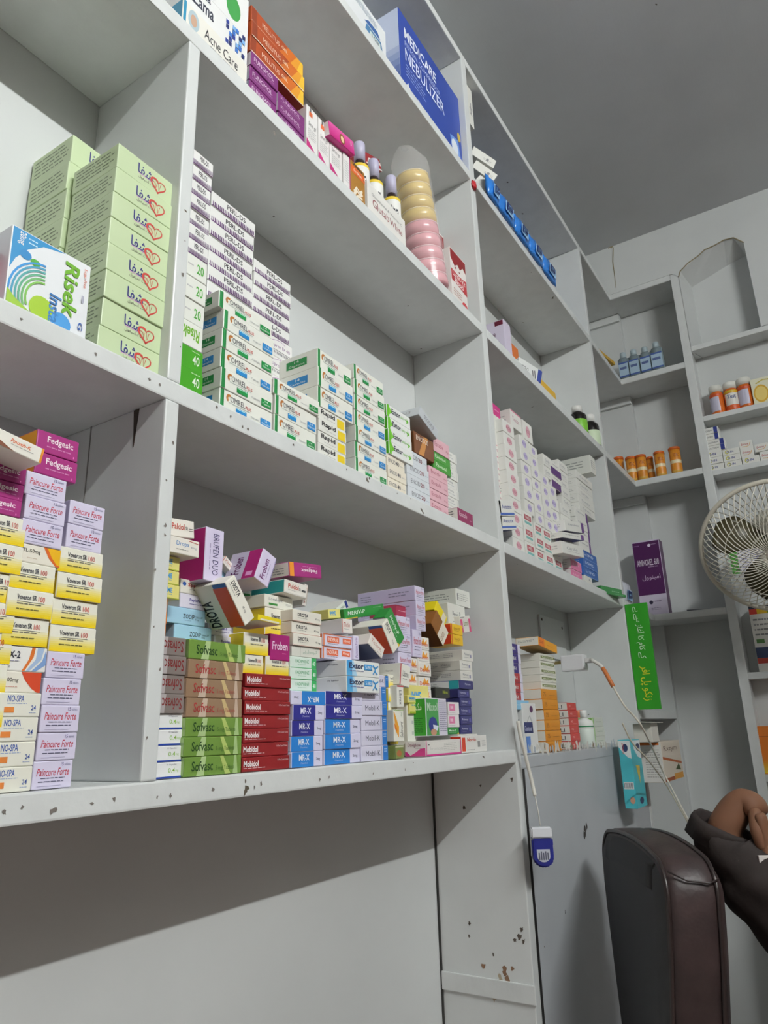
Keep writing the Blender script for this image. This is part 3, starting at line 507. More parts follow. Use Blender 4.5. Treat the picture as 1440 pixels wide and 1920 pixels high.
 'mer2': dict(c='#2f8a3c', bc='#c9c2d4', name='tablet_box', desc='green tilted end of a box leaning over the striped box', F=[('t', 'Meriv-P', .14, .45, .6, .26, '#e6f3e4', .02), ('ln', .14, .24, .6, .1, 1, '#b8dcb8'), ('p', [(.8, 0), (1, 0), (1, .3)], '#e0c23c')]),
 'redb': dict(c='#a3324c', lc='#b03a55', name='tablet_box', desc='crimson box wedged under the long lavender boxes', F=[('ln', .2, .4, .6, .2, 1, '#e0b8c0'), ('r', 0, .9, 1, .06, '#7c2338')]),
 'lib': dict(c='#e8e6dc', lc='#e2e0d6', name='capsule_box', desc='white box with red edge and dark lettering', F=[('r', 0, 0, .1, 1, '#b8323c'), ('t', 'Librax', .28, .44, .56, .26, '#4a4a50', 0), ('ln', .3, .26, .5, .1, 1, '#999')], L=[('t', 'Capsules', .6, .6, .2, .1, '#888')]),
 'libv': dict(c='#ecebe2', name='capsule_box', desc='white box on end with sideways lettering and red cap', F=[('t', 'Librax', .3, .1, .36, .66, '#5a5a60', .01, 0, -90), ('r', 0, .92, 1, .08, '#b8323c')]),
 'dev': dict(c='#e6e3dc', name='capsule_box', desc='small white box with orange lettering', F=[('p', [(.3, .42), (.5, .9), (.62, .6), (.82, .86), (.76, .42)], '#eda53a'), ('t', 'Devlon', .08, .3, .8, .3, '#d2592b', .03), ('r', .06, .12, .8, .03, '#aaa')]),
 'sal': dict(c='#e9e8dc', name='capsule_box', desc='white box on end with sideways lettering and orange curve', F=[('p', [(0, .92), (.1, .9), (.5, .45), (.45, .12), (.2, .3)], '#e8a22e'), ('p', [(.02, .6), (.3, .4), (.3, .3), (.1, .38)], '#d97a2a'), ('t', 'Salmurd', .62, .12, .26, .5, '#6a6a62', .0, .1, 90), ('t', '50ml', .7, .78, .12, .12, '#8a8', 0, 0, 90), ('r', 0, .97, 1, .03, '#8ab04a')]),
 'gbr': dict(c='#7c8a4a', name='capsule_box', desc='small olive and brown box on the shelf edge', F=[('o', .5, .4, .26, .24, '#a8643c'), ('r', 0, .85, 1, .1, '#c8c8a8'), ('r', 0, 0, .1, 1, '#55643a')]),
 'mix': dict(c='#d9d4e2', lc='#3aa02e', name='syrup_box', desc='upright green box with script beside the pink-ended box', F=[('r', 0, 0, .58, 1, '#4a9a50'), ('t', 'Mixcol', .06, .66, .48, .22, '#cfe0cf', .01), ('o', .3, .3, .2, .2, '#2f3a86'), ('p', [(.3, .3), (.56, .26), (.5, .14), (.32, .16)], '#d8dcec'), ('o', .32, .1, .14, .09, '#b98a70'), ('ln', .62, .1, .34, .85, 16, '#8a86a0')], L=[('t', urdu('مکس کول'), .12, .62, .7, .26, '#e6f2e2', 0), ('ln', .15, .08, .7, .4, 8, '#1f6a1c')]),
 'dav': dict(c='#dcd9d4', lc='#ece6e8', name='cream_box', desc='white and pink box lying at the shelf edge', F=[('r', 0, 0, 1, .12, '#d2348c'), ('r', .97, 0, .03, 1, '#d2348c'), ('r', 0, 0, .03, 1, '#d2348c'), ('r', .06, .18, .86, .7, '#e2e0da'), ('t', 'laroinoyaC', .12, .3, .4, .3, '#c9c9c2', .01), ('ln', .5, .24, .36, .58, 5, '#b8b8b2'), ('r', .07, .7, .03, .08, '#333')], L=[('t', 'Daviglow', .14, .58, .64, .26, '#8c2f5c', .0, .1), ('p', [(.2, 0), (1, 0), (1, .55), (.75, .5), (.5, .25)], '#d9468f'), ('p', [(0, 0), (.3, 0), (.1, .3), (0, .32)], '#d2348c'), ('ln', .5, .48, .3, .06, 1, '#999')]),
 'nim': dict(c='#33352f', lc='#2b2c28', name='tablet_box', desc='black box with yellow-green lettering', F=[('t', 'Nims', .5, .4, .34, .32, '#b8c83c', .03)]),
 'pul': dict(c='#35356e', lc='#2f2f62', name='tablet_box', desc='dark purple box with pale lettering', F=[('t', 'Pulmozy', .14, .4, .5, .3, '#d8d8ec', .01), ('r', .72, .3, .16, .4, '#5a5aa0'), ('ln', .16, .2, .4, .1, 1, '#99a')]),
 'pulw': dict(c='#dedcd4', lc='#d4d2c8', name='tablet_box', desc='white box with printed grey side', F=[('t', 'Pulmozy', .18, .44, .46, .28, '#555a6a', .01), ('r', .7, .3, .12, .3, '#8a8aa8'), ('ln', .18, .24, .5, .1, 1, '#999')], L=[('ln', .3, .3, .25, .45, 3, '#888'), ('ln', .62, .3, .2, .45, 3, '#888')]),
 'pult': dict(c='#35356e', lc='#dcdcd8', name='tablet_box', desc='dark purple box with white and teal side', F=[('t', 'Pulmozy', .4, .4, .4, .3, '#d8d8ec', .01)], L=[('r', .8, 0, .2, 1, '#2f9aa0'), ('ln', .2, .3, .4, .4, 2, '#999')]),
 'pinkb': dict(c='#e6e0e0', name='tablet_box', desc='white box with pink panel', F=[('r', .1, .3, .5, .55, '#dd7ba6'), ('t', 'ne', .2, .45, .24, .25, '#f8e8f0', .02), ('ln', .1, .1, .6, .1, 1, '#999')]),
 'nor': dict(c='#e4e3de', lc='#d8402a', name='tablet_box', desc='white box with red lettering and red end by the right post', F=[('r', 0, .1, .14, .8, '#d8452a'), ('t', 'Norvin', .22, .66, .34, .22, '#c8402c', .04), ('r', .62, .3, .1, .36, '#9a9a98'), ('ln', .8, .3, .15, .4, 3, '#aaa'), ('ln', .2, .1, .3, .1, 1, '#999')]),
 'ent': dict(c='#ecc02a', lc='#d8452a', name='tablet_box', desc='yellow box with red edge', F=[('r', 0, 0, .08, 1, '#cf3a2a'), ('t', 'Entox DS', .24, .46, .5, .22, '#a8612a', .01), ('ln', .24, .28, .4, .1, 1, '#b8802a')]),
 'lart': dict(c='#e2e0d8', rc='#d2487a', name='tablet_box', desc='white box with pink corners and bottle mark', F=[('r', 0, 0, .22, .8, '#d2487a'), ('r', .8, .0, .2, .8, '#d2487a'), ('t', 'Lartrol', .3, .4, .42, .3, '#7a8a3c', 0), ('t', '4', .08, .3, .08, .3, W, .02), ('t', '4', .87, .3, .08, .3, W, .02), ('ln', .04, .85, .4, .1, 1, '#777')]),
 'info': dict(c='#dfe0d9', lc='#d5d7cf', name='tablet_box', desc='plain white box with grey fine print', F=[('ln', .1, .25, .75, .5, 4, '#a8aaa6'), ('r', .08, .3, .06, .4, '#777')], L=[('ln', .25, .3, .6, .45, 3, '#8f938f')]),
 'proz': dict(c='#e0e0d8', lc='#d5d7cf', name='tablet_box', desc='white box with faint dark lettering', F=[('t', 'Proxia-P', .25, .42, .45, .3, '#5a5e62', 0), ('ln', .25, .2, .5, .12, 1, '#999')], L=[('ln', .3, .3, .5, .4, 3, '#999')]),
 'yel': dict(c='#e9d31c', bc='#e8e4d6', lc='#e9d31c', name='tablet_box', desc='tilted open yellow box', F=[('r', .1, .1, .8, .3, '#ded9c6')]),
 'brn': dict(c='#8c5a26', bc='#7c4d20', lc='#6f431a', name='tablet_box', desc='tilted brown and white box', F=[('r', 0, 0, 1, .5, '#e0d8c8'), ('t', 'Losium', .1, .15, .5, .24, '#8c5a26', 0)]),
 'fung': dict(c='#7a2f72', lc='#e0d8e0', name='cream_box', desc='purple box with pale lettering', F=[('t', 'FUNGMOL', .1, .42, .72, .32, '#e3cfe2', 0), ('t', 'FORMULATION', .1, .2, .72, .12, '#b087ac', 0)]),
 'ora': dict(c='#a8481f', lc='#c45a22', name='cream_box', desc='long rust and orange shaded box', F=[('r', .0, .0, .1, 1, '#8c3a1c'), ('p', [(.5, 0), (1, 0), (1, 1), (.7, 1)], '#cc6a22'), ('p', [(.72, 0), (1, 0), (1, 1), (.86, 1)], '#e0982c'), ('p', [(.86, 0), (1, 0), (1, 1), (.94, 1)], '#ecbe38'), ('t', 'MELLITUS', .2, .35, .32, .3, '#e8cdb8', 0), ('t', 'GEL', .56, .45, .12, .2, '#f0dcc0', .02), ('r', 0, 0, 1, .07, '#e8dcc8')], L=[('o', .5, .5, .3, .35, '#e08a2c')]),
 'zama': dict(c='#e6e7e6', lc='#dfe0df', name='cream_box', desc='white box with blue mosaic squares', F=[('t', 'Zama', .08, .34, .34, .42, '#2c3244', .04), ('t', 'Zama', .06, .8, .3, .3, '#2c3244', .04)] + [('r', .62 + .055 * i, .15 + .16 * j, .05, .14, ('#2b3f92', '#3f74c4', '#7fb0e4', '#1f2b66')[(i * 3 + j * 5) % 4]) for i in range(6) for j in range(5) if (i * 7 + j * 4) % 5 < 3]),
 'zam2': dict(c='#e6e7e6', name='cream_box', desc='white box with green and orange pictures at the photo top', F=[('o', .7, .4, .14, .3, '#3f9a4a'), ('o', .45, .5, .08, .2, '#dd8a3a'), ('t', 'Zama', .06, .3, .3, .4, '#2c3244', .04)]),
 'acne': dict(c='#e8e6dd', lc='#2f8fb4', name='cream_box', desc='long cream box with slim black lettering', F=[('o', .16, .5, .08, .4, '#b0c4cc'), ('o', .16, .5, .045, .24, '#c9a48c'), ('r', 0, 0, .05, 1, '#2f8fb4'), ('t', 'Acne Care', .32, .3, .52, .42, '#35333a', .0), ('ln', .4, .12, .5, .1, 1, '#aaa')]),
 'pinkw': dict(c='#e6e4e2', name='serum_box', desc='upright white box with magenta base wedge', F=[('p', [(0, 0), (1, 0), (1, .04), (0, .28)], '#c2307c'), ('t', 'Serum gel', .18, .56, .66, .12, '#555', 0, .15), ('r', .22, .8, .3, .1, '#d9683c'), ('r', .3, .9, .1, .1, '#555'), ('ln', .15, .3, .7, .22, 5, '#bbb')]),
 'pinkw2': dict(c='#e6e4e2', name='serum_box', desc='upright white box with magenta edge strip', F=[('r', .88, 0, .12, 1, '#c2307c'), ('r', 0, 0, 1, .05, '#c2307c'), ('ln', .15, .2, .6, .6, 9, '#c0c0c0')]),
 'pinkl': dict(c='#d63c92', lc='#e6e0e2', name='soap_box', desc='hot pink box lying across the white upright boxes', F=[('g', 0, 0, 1, 1, '#c2277c', '#e05aa4'), ('o', .5, .42, .1, .36, '#8a5a2c'), ('o', .5, .4, .06, .24, '#e8c8a0'), ('t', 'U', .84, .5, .05, .3, W, .02)]),
 'brg': dict(c='#a87630', lc='#e0d6c4', name='vitamin_box', desc='tall gold-brown box with white curls', F=[('s', [(.2, .1), (.4, .28), (.6, .22), (.8, .32)], .04, '#efe4d0'), ('s', [(.2, .18), (.4, .36), (.6, .3), (.8, .4)], .03, '#efe4d0'), ('s', [(.3, .04), (.5, .16), (.8, .18)], .03, '#efe4d0'), ('r', 0, .68, 1, .2, '#d8642c'), ('t', 'for Men', .2, .74, .55, .08, '#f6e6da', .01), ('t', 'Vitara', .1, .9, .75, .08, '#333', .03)]),
 'glut': dict(c='#e4e2dd', name='soap_box', desc='wide white box with dark red lettering', F=[('t', 'Glutab', .12, .3, .42, .26, '#8a2f38', .0), ('t', 'White', .56, .3, .34, .22, '#8a2f38', .0), ('t', 'Glutathione & Vitamin C', .1, .64, .8, .09, '#777')]),
 'lum': dict(c='#e8e3df', name='syrup_box', desc='upright white and red box with splash print', F=[('p', [(0, 1), (1, 1), (1, .78), (.8, .84), (.6, .74), (.45, .8), (.25, .72), (0, .82)], '#8c2026'), ('o', .3, .7, .05, .02, '#8c2026'), ('o', .55, .68, .04, .015, '#8c2026'), ('p', [(0, .42), (0, .62), (.5, .6), (1, .64), (1, .36), (.5, .4)], '#b8323a'), ('t', 'Lumit-Vit', .1, .52, .8, .09, '#f4eae8', .02), ('t', 'Blood', .2, .41, .55, .1, '#f4eae8', .04), ('ln', .1, .16, .5, .14, 3, '#bb8a80'), ('o', .78, .12, .18, .08, '#c2323a')]),
 'lumd': dict(c='#9c2a30', name='syrup_box', desc='dark red splash-print box behind the bottles', F=[('p', [(.1, .2), (.4, .5), (.6, .3), (.8, .55), (1, .4), (1, .7), (.6, .75), (.2, .6)], '#e2d4d0'), ('r', 0, .0, 1, .15, '#e8e0dc')]),
 'bpm': dict(c='#dfe2e4', lc='#3f9a4a', name='monitor_box', desc='white box with picture of a blood pressure monitor', F=[('r', 0, .75, .16, .25, '#3f9a4a'), ('p', [(.5, .1), (.92, .12), (.88, .42), (.55, .42)], '#4a7ca8'), ('r', .62, .16, .24, .18, '#cdd8d4'), ('t', '108', .66, .19, .16, .12, '#45505a', .02), ('p', [(.5, .44), (.86, .46), (.8, .62), (.6, .6)], '#3a62a0'), ('ln', .2, .66, .6, .2, 4, '#9ab')]),
 'neb': dict(c='#2d48a0', lc='#c9d2ea', name='nebulizer_box', desc='large blue box with white lettering', F=[('t', 'MEDICARE', .08, .72, .5, .13, '#e8ecf6', .04), ('t', 'PISTON COMPRESSOR', .08, .62, .56, .06, '#b8c4e6', 0), ('t', 'NEBULIZER', .08, .44, .62, .15, '#dfe6f6', 0), ('ln', .08, .24, .3, .16, 4, '#8fa2d6'), ('t', '+', .08, .1, .05, .08, W, .02), ('o', .26, .12, .025, .03, '#c8d2ee'), ('o', .4, .12, .025, .03, '#8fa2d6'), ('p', [(.78, .3), (.93, .36), (.96, .14), (.9, .04), (.8, .1)], '#6f98dc'), ('o', .86, .2, .06, .1, '#dfe6f0'), ('o', .95, .42, .03, .06, '#d2b43a')], L=[('g', 0, 0, 1, .6, '#2d48a0', '#c9d2ea')]),
 'wht': dict(c='#dfdfd8', name='medicine_box', desc='plain white box', F=[('ln', .5, .2, .4, .3, 2, '#a8a8a4'), ('r', .62, .3, .1, .3, '#8a8a8c')], L=[('ln', .2, .3, .6, .3, 2, '#bbb')]),
 'avo': dict(c='#cfc6da', lc='#dcd3e6', rc='#c2b9ce', name='medicine_box', desc='lilac-white box with maroon corner and code square', L=[('t', 'AVIZAR', .14, .56, .44, .12, '#5a2f4c', .04), ('ln', .16, .42, .5, .08, 1, '#b07a90'), ('r', .56, .86, .4, .13, '#6a2338'), ('r', .5, .2, .24, .22, '#8a8a94'), ('r', .6, .02, .3, .14, '#2c3f66'), ('ln', .1, .2, .3, .1, 2, '#999')]),
 'oran': dict(c='#e0752c', name='medicine_box', desc='orange box behind the white and blue box', F=[('r', .1, .3, .6, .2, '#e89a5c')]),
 'met': dict(c='#e2e4e2', rc='#3a4a98', name='medicine_box', desc='white box with grey pen drawing and blue end', F=[('t', 'METRO', .1, .62, .34, .16, '#555', .01), ('s', [(.6, .8), (.7, .4)], .02, '#666'), ('s', [(.68, .84), (.78, .44)], .02, '#666'), ('ln', .2, .2, .5, .2, 2, '#888'), ('r', .82, 0, .18, 1, '#3a4a98')]),
 'yelb': dict(c='#e5b52a', name='medicine_box', desc='bright yellow box', F=[('ln', .1, .3, .8, .4, 2, '#b98a20')]),
 'r1': small('white box with round red print', [('o', .5, .5, .22, .3, '#d9a8b4'), ('t', 'ROS', .3, .4, .4, .22, '#b25a70', .02)]),
 'r2': small('white box with round violet print', [('o', .5, .5, .22, .3, '#c3b8dc'), ('t', 'ROS', .3, .4, .4, .22, '#7a68a8', .02)]),
 'r3': small('white box with red and teal bands', [('r', .15, .45, .7, .35, '#b24a58'), ('t', 'WEL', .25, .52, .5, .2, W, .02), ('r', .15, .2, .7, .16, '#7ab8b4')]),
 'r4': small('white box with pink edge print', [('t', 'Tevasc', .15, .4, .6, .26, '#b06a80'), ('r', 0, .9, 1, .08, '#d88aa0')], lc='#ddd9d4'),
 'r5': small('white box with blue base and lettering', [('t', 'Avotrix', .15, .5, .7, .26, '#35428c', .02), ('r', 0, .12, 1, .14, '#4a6ab8')], bc='#3a4a80', rc='#4a3f8c'),
 'r6': small('white box with thin grey lettering', [('t', 'Cardio', .2, .4, .5, .25, '#8a8f96'), ('ln', .2, .18, .6, .12, 1, '#bbb')]),
 'r7': small('purple and white box', [('r', 0, 0, 1, .55, '#5a2f78'), ('ln', .2, .7, .5, .15, 1, '#888')], lc='#ddd8e0', bc='#4a2866'),
 'r8': small('pink box with pale lettering', [('t', 'Lipi', .2, .4, .5, .25, '#f0d0dc'), ('r', 0, .92, 1, .06, '#f0c8d8')], c='#dd7ba6', lc='#e4dcdc'),
 'r9': small('royal blue box with white lettering', [('t', 'LOPID', .15, .4, .6, .3, '#dfe8f4', .02), ('r', 0, 0, 1, .08, '#88a8dc')], c='#2d62b0', lc='#3a6ab8'),
 'r10': small('white box with violet foot band', [('t', 'Lipirex', .15, .5, .6, .24, '#777b88'), ('r', .85, 0, .15, 1, '#6a3f88')], bc='#3f3560'),
 'pnk': dict(c='#cf2f84', lc='#d24a94', name='tablet_box', desc='hot pink box', F=[('ln', .2, .4, .6, .2, 1, '#f0c8dc')]),
 'tea': dict(c='#2fa894', lc='#d8dcd6', name='tablet_box', desc='teal and white box', F=[('r', .5, 0, .5, 1, '#dde0da')]),
 'grnf': dict(c='#3f8a4c', lc='#3a8246', name='tablet_box', desc='flat glossy green box', rough=.25, F=[('ln', .5, .3, .4, .3, 1, '#8cc094')]),
 'mr3': dict(c='#d9d6e6', lc='#e2dff0', name='tablet_box', desc='dark violet and white box', F=[('r', 0, 0, .72, 1, '#3a2c78'), ('t', 'MR-X', .16, .34, .36, .34, W, .04)]),
 'mr4': dict(c='#d9d6e6', lc='#e2dff0', name='tablet_box', desc='brick red and white box', F=[('r', 0, 0, .72, 1, '#b03a3c'), ('t', 'MR-X', .16, .34, .36, .34, W, .04)]),
 'or2': dict(c='#e08f24', lc='#e4e0d4', name='tablet_box', desc='orange box with cream side', F=[('g', 0, 0, 1, 1, '#d98a14', '#e59a2c'), ('t', '75', .1, .28, .16, .4, '#9c5a1c', .01), ('ln', .45, .35, .4, .1, 1, '#a8702a')], L=[('t', 'L', .1, .3, .1, .4, '#4a90d0', .05)]),
 'or1': dict(c='#e8a22a', lc='#e4e0d4', bc='#d0b070', name='tablet_box', desc='yellow-orange box lying on top', F=[('r', .0, 0, .3, 1, '#e07a24'), ('t', '250', .05, .35, .18, .3, '#9c3a1c', .01), ('ln', .45, .35, .4, .1, 1, '#b07a2a')], L=[('ln', .1, .4, .7, .3, 2, '#888')]),
 'oli': dict(c='#e2e1d6', name='tablet_box', desc='white box with olive lettering strip', F=[('r', .06, .36, .9, .34, '#6f7a3c'), ('t', 'MACROVER', .14, .42, .76, .2, '#e8ecd4', .02), ('ln', .2, .15, .6, .1, 1, '#888')]),
 'rdw': dict(c='#cf4a44', lc='#e4e0d8', name='tablet_box', desc='coral red box with white side', F=[('t', 'MG', .2, .4, .2, .25, '#f0d0cc'), ('ln', .4, .2, .4, .1, 1, '#f0b8b0')], L=[('t', 'ELI', .5, .2, .3, .5, '#555', .02)]),
 'gnw': dict(c='#dfe2d8', lc='#8fc06a', name='tablet_box', desc='white box with pale green side', F=[('r', 0, 0, .1, 1, '#9fcf78'), ('ln', .3, .4, .5, .2, 1, '#8aa88a')]),
 'std': dict(c='#dfe0de', lc='#e4e4e0', name='medicine_box', desc='upright white box with navy label and red ring', F=[('r', .06, .4, .62, .22, '#2c3566'), ('t', 'Contour', .1, .45, .5, .1, '#c8cce8', .01), ('o', .66, .88, .12, .07, '#5a2f5c'), ('r', .14, .02, .3, .32, '#5a86cc'), ('s', [(.3, .62), (.5, .75), (.65, .6)], .01, '#999')], L=[('ln', .3, .85, .6, .08, 1, '#333'), ('ln', .3, .2, .6, .5, 5, '#aaa')]),
 'sky': dict(c='#8cc4e4', name='medicine_box', desc='flat sky blue carton lid', F=[('ln', .1, .3, .6, .3, 1, '#b8dcf0')]),
 'tealb': dict(c='#45b8c4', lc='#4fc0cc', name='dressing_box', desc='tall teal box with navy round emblem', F=[('p', [(.25, 1), (1, 1), (1, .7), (.6, .74), (.3, .86)], '#d8e2e4'), ('o', .72, .88, .2, .06, '#2c3f66'), ('p', [(.3, .62), (.7, .6), (.55, .34)], '#d8c04a'), ('o', .5, .1, .2, .05, '#2c3f66')], L=[('p', [(.0, 1), (1, 1), (1, .72), (.7, .74), (.3, .82), (0, .9)], '#e2e8e8'), ('o', .55, .88, .22, .06, '#2c3f66'), ('t', 'SANPLAST', .3, .79, .14, .17, '#c8473f', .02, 0, 90), ('r', .1, .28, .8, .1, '#e8ecec')] + [('r', .14 + .09 * i, .29, .04, .08, '#445') for i in range(8)] + [('o', .68, .12, .2, .05, '#c99a80')]),
 'rx': dict(c='#d9cfc0', lc='#e0deD8', bc='#b0622c', name='supplement_box', desc='white box with brown stripe and dark triangle', F=[('t', 'Rxzym', .1, .72, .7, .16, '#6a4a3c', 0), ('s', [(0, .6), (.4, .52), (1, .4)], .03, '#b05a2a'), ('p', [(.6, .26), (.9, .22), (.8, .4)], '#4a5a34'), ('r', .5, 0, .5, .16, '#d99a3c'), ('r', 0, 0, .5, .1, '#a8562c')], L=[('r', 0, .92, .9, .08, '#d9742c'), ('ln', .2, .1, .7, .72, 12, '#a8a6a0')]),
 'amin': dict(c='#d6cde0', lc='#4a1d4f', rc='#cfc6da', tc='#5c2460', name='supplement_box', desc='tall dark plum box on end-wall shelf', F=[]),
 'dlt': small('small white box with navy tip', [('t', 'CALCIVIEW', .1, .36, .56, .26, '#4a4a4c', .01), ('r', .74, 0, .2, 1, '#2c3a8c')]),
 'oin': small('small white box with blue ring lettering', [('o', .26, .5, .12, .32, '#c8c45a'), ('o', .26, .5, .07, .18, '#e6e6e0'), ('t', 'O-IN', .24, .32, .4, .34, '#2f3f86', .04)]),
 'rsm': small('small white box with red slanted lettering', [('t', 'Evione', .14, .46, .56, .26, '#b03a3c', .02, .2), ('s', [(.2, .3), (.5, .25), (.75, .36), (.85, .7)], .03, '#d9a04a')]),
 'lemon': dict(c='#e4e2c8', name='vitamin_box', desc='cream box with a lemon slice picture', F=[('o', .35, .4, .3, .34, '#dcae3c'), ('o', .35, .4, .24, .27, '#ecd27a'), ('s', [(.2, .8), (.5, .9), (.95, .85)], .02, '#c8b84a'), ('p', [(.7, .4), (.95, .5), (.9, .3)], '#6f9a3c')]),
 'strp': dict(c='#e0ded8', lc='#e0ded8', name='medicine_box', desc='tall box with rainbow cap band and navy foot', F=[('r', 0, .86, .5, .08, '#c83a2c'), ('r', .3, .86, .4, .08, '#e0b82c'), ('r', .7, .86, .3, .08, '#3f9a3c'), ('r', 0, .94, 1, .06, '#333a4c'), ('ln', .1, .5, .8, .3, 4, '#888'), ('r', .1, .42, .3, .06, '#5a8a4c'), ('r', 0, .2, 1, .16, '#27375f'), ('r', 0, .12, 1, .08, '#b03a2c')]),
 'orv': dict(c='#dd7a24', lc='#d97420', name='medicine_box', desc='tall orange box with yellow foot', F=[('g', 0, 0, 1, .35, '#e8d23c', '#dd7a24'), ('r', 0, .78, 1, .01, '#a8541c')]),
 'wfold': dict(c='#e2e0d8', name='medicine_box', desc='small white box', F=[('ln', .2, .3, .6, .4, 2, '#bbb')]),
}
# ------------------------------------------------------------------ placing cartons
ORD = ['', 'first', 'second', 'third', 'fourth', 'fifth', 'sixth', 'seventh', 'eighth', 'ninth', 'tenth', 'eleventh', 'twelfth', 'thirteenth', 'fourteenth', 'fifteenth', 'sixteenth']
MESHES = {}
def carton(kind, w_, d_, h_, seed=0):
    key = (kind, round(w_, 4), round(d_, 4), round(h_, 4))
    if key not in MESHES: MESHES[key] = carton_mesh(kind, w_, d_, h_, len(MESHES))
    K = KINDS[kind]
    o = bpy.data.objects.new(K['name'], MESHES[key]); C.objects.link(o)
    o['category'] = 'box'
    return o
def tower(where, y, zb, segs, d=0.08, group=None, jit=1.0):
    """a stack of cartons standing at depth y on height zb. segs: (kind or kinds, n, uLeft, uRight, vTop[, opts]); pixels are read on the front plane y"""
    z = zb; i = 0; tot = sum(s[1] for s in segs)
    for s in segs:
        kinds, n, uL, uR, vT = s[:5]; op = s[5] if len(s) > 5 else {}
        yy = op.get('y', y); dd = op.get('d', d)
        X0 = op['x'][0] if 'x' in op and op['x'][0] is not None else fx(uL, yy, z)
        X1 = op['x'][1] if 'x' in op and op['x'][1] is not None else fx(uR, yy, z)
        zt = fz(vT, X1 if op.get('vr') else X0, yy) if vT is not None else z + n * op['h']
        h = (zt - z) / n
        for k in range(n):
            i += 1; kind = kinds if isinstance(kinds, str) else kinds[k % len(kinds)]
            o = carton(kind, X1 - X0 - .0006, dd, h - .0002)
            a = random.uniform(-1, 1) * .012 * jit + op.get('yaw', 0)
            o.location = (X0 + .0003 + random.uniform(-1, 1) * .0009 * jit, yy + random.uniform(0, 1) * .0025 * jit, z + .0001)
            o.rotation_euler = (0, 0, a)
            o['label'] = LBL(KINDS[kind]['desc'], i, tot, where)
            o['group'] = group or where
            z += h
    return z
USED = set()
def LBL(desc, i, tot, where):
    pos = '' if tot == 1 else ('lowest ' if i == 1 else 'topmost ' if i == tot else ORD[i] + ' up ')
    s = '%s, %s%s' % (desc, pos, where)
    if len(s.split()) > 16:
        s = ' '.join(desc.split()[:max(3, 15 - len(where.split()) - 2)]).rstrip() + ', ' + pos + where
    return s
def tilted(kind, BL, BR, TL, y, d, where, yaw=0.0, pitch=0.0, dy=0.0):
    """a carton whose front face (BL, BR, TL in pixels) lies in the plane y (BR may sit dy deeper)"""
    a = PY(BL[0], BL[1], y); b = PY(BR[0], BR[1], y + dy); c = PY(TL[0], TL[1], y)
    e1 = (b - a); w_ = e1.length; e1.normalize(); e3 = c - a; e3 = e3 - e1 * e3.dot(e1); h_ = e3.length; e3.normalize()
    if pitch:
        q = Matrix.Rotation(pitch, 3, e1); e3 = q @ e3
    if yaw:
        q = Matrix.Rotation(yaw, 3, e3); e1 = q @ e1
    e2 = e3.cross(e1)
    o = carton(kind, w_, d, h_)
    o.matrix_world = Matrix(((e1.x, e2.x, e3.x, a.x), (e1.y, e2.y, e3.y, a.y), (e1.z, e2.z, e3.z, a.z), (0, 0, 0, 1)))
    o['label'] = LBL(KINDS[kind]['desc'], 1, 1, where)
    return o
# ------------------------------------------------------------------ lowest shelf, bay at the photo's left edge
S0, S1, S2, S3 = [z + .0004 for z in TOP[:4]]
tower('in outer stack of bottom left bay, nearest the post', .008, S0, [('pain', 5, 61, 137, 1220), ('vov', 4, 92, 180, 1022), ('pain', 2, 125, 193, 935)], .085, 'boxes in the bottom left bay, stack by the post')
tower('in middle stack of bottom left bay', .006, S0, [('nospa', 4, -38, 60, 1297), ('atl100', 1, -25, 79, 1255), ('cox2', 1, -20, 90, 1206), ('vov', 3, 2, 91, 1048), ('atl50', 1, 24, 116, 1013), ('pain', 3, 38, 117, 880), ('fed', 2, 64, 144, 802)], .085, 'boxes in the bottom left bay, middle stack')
tower('in stack of bottom left bay cut by photo edge', .006, S0, [('vov', 9, -105, -9, 975, {'vr': 1}), ('fed', 3, -48, 42, 879, {'vr': 1})], .085, 'boxes in the bottom left bay, edge stack')
tilted('xk', (-10, 830), (77, 870), (-5, 800), -.022, .07, 'leaning out in front of the magenta boxes')
# ------------------------------------------------------------------ second shelf, same bay
isp0 = fx(186, .012, S1)
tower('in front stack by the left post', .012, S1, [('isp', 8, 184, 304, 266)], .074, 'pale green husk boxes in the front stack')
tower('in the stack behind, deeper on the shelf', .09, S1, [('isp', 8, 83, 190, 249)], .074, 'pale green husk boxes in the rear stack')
tilted('risek', T3(28, -773), T3(640, -492), T3(80, -1372), .004, .035, 'standing before the pale green boxes')
tilted('redb', (-60, 560), (5, 578), (-55, 455), .02, .04, 'beside the ringed box at the photo edge')
# ------------------------------------------------------------------ second shelf, middle bay
def c1(): pass
tower('in stack just behind the left post', .006, S1, [('g40', 2, 360, 380, 663, {'x': (-1.0055, None), 'vr': 1}), ('riw', 1, 360, 382, 617, {'x': (-1.0055, None), 'vr': 1}), ('w20', 3, 360, 384, 497, {'x': (-1.0055, None), 'vr': 1}), ('perl', 7, 360, 391, 309, {'x': (-1.0055, None), 'vr': 1})], .09, 'capsule boxes by the left post')
tower('in the frontmost capsule stack of the middle shelf', .006, S1, [(('omB', 'omG'), 5, 412, 512, 577), ('omG', 1, 413, 512, 541)], .062, 'white and green capsule boxes, first stack')
tower('in fringed stack behind the first capsule stack', .074, S1, [('wfold', 1, 376, 463, 552), ('perl', 7, 388, 474, 356)], .09, 'purple fringed boxes, taller stack')
tower('in the lower fringed stack', .074, S1, [('wfold', 1, 482, 537, 722), ('lop', 3, 500, 549, 622), ('perl', 5, 474, 545, 483)], .09, 'purple fringed and arc printed boxes, lower stack')
tower('in the short stack before the arc-print boxes', .006, S1, [(('omG', 'omB'), 2, 515, 595, 737), ('omG', 1, 514, 597, 707, {'yaw': -.04})], .062, 'white and green capsule boxes, short stack')
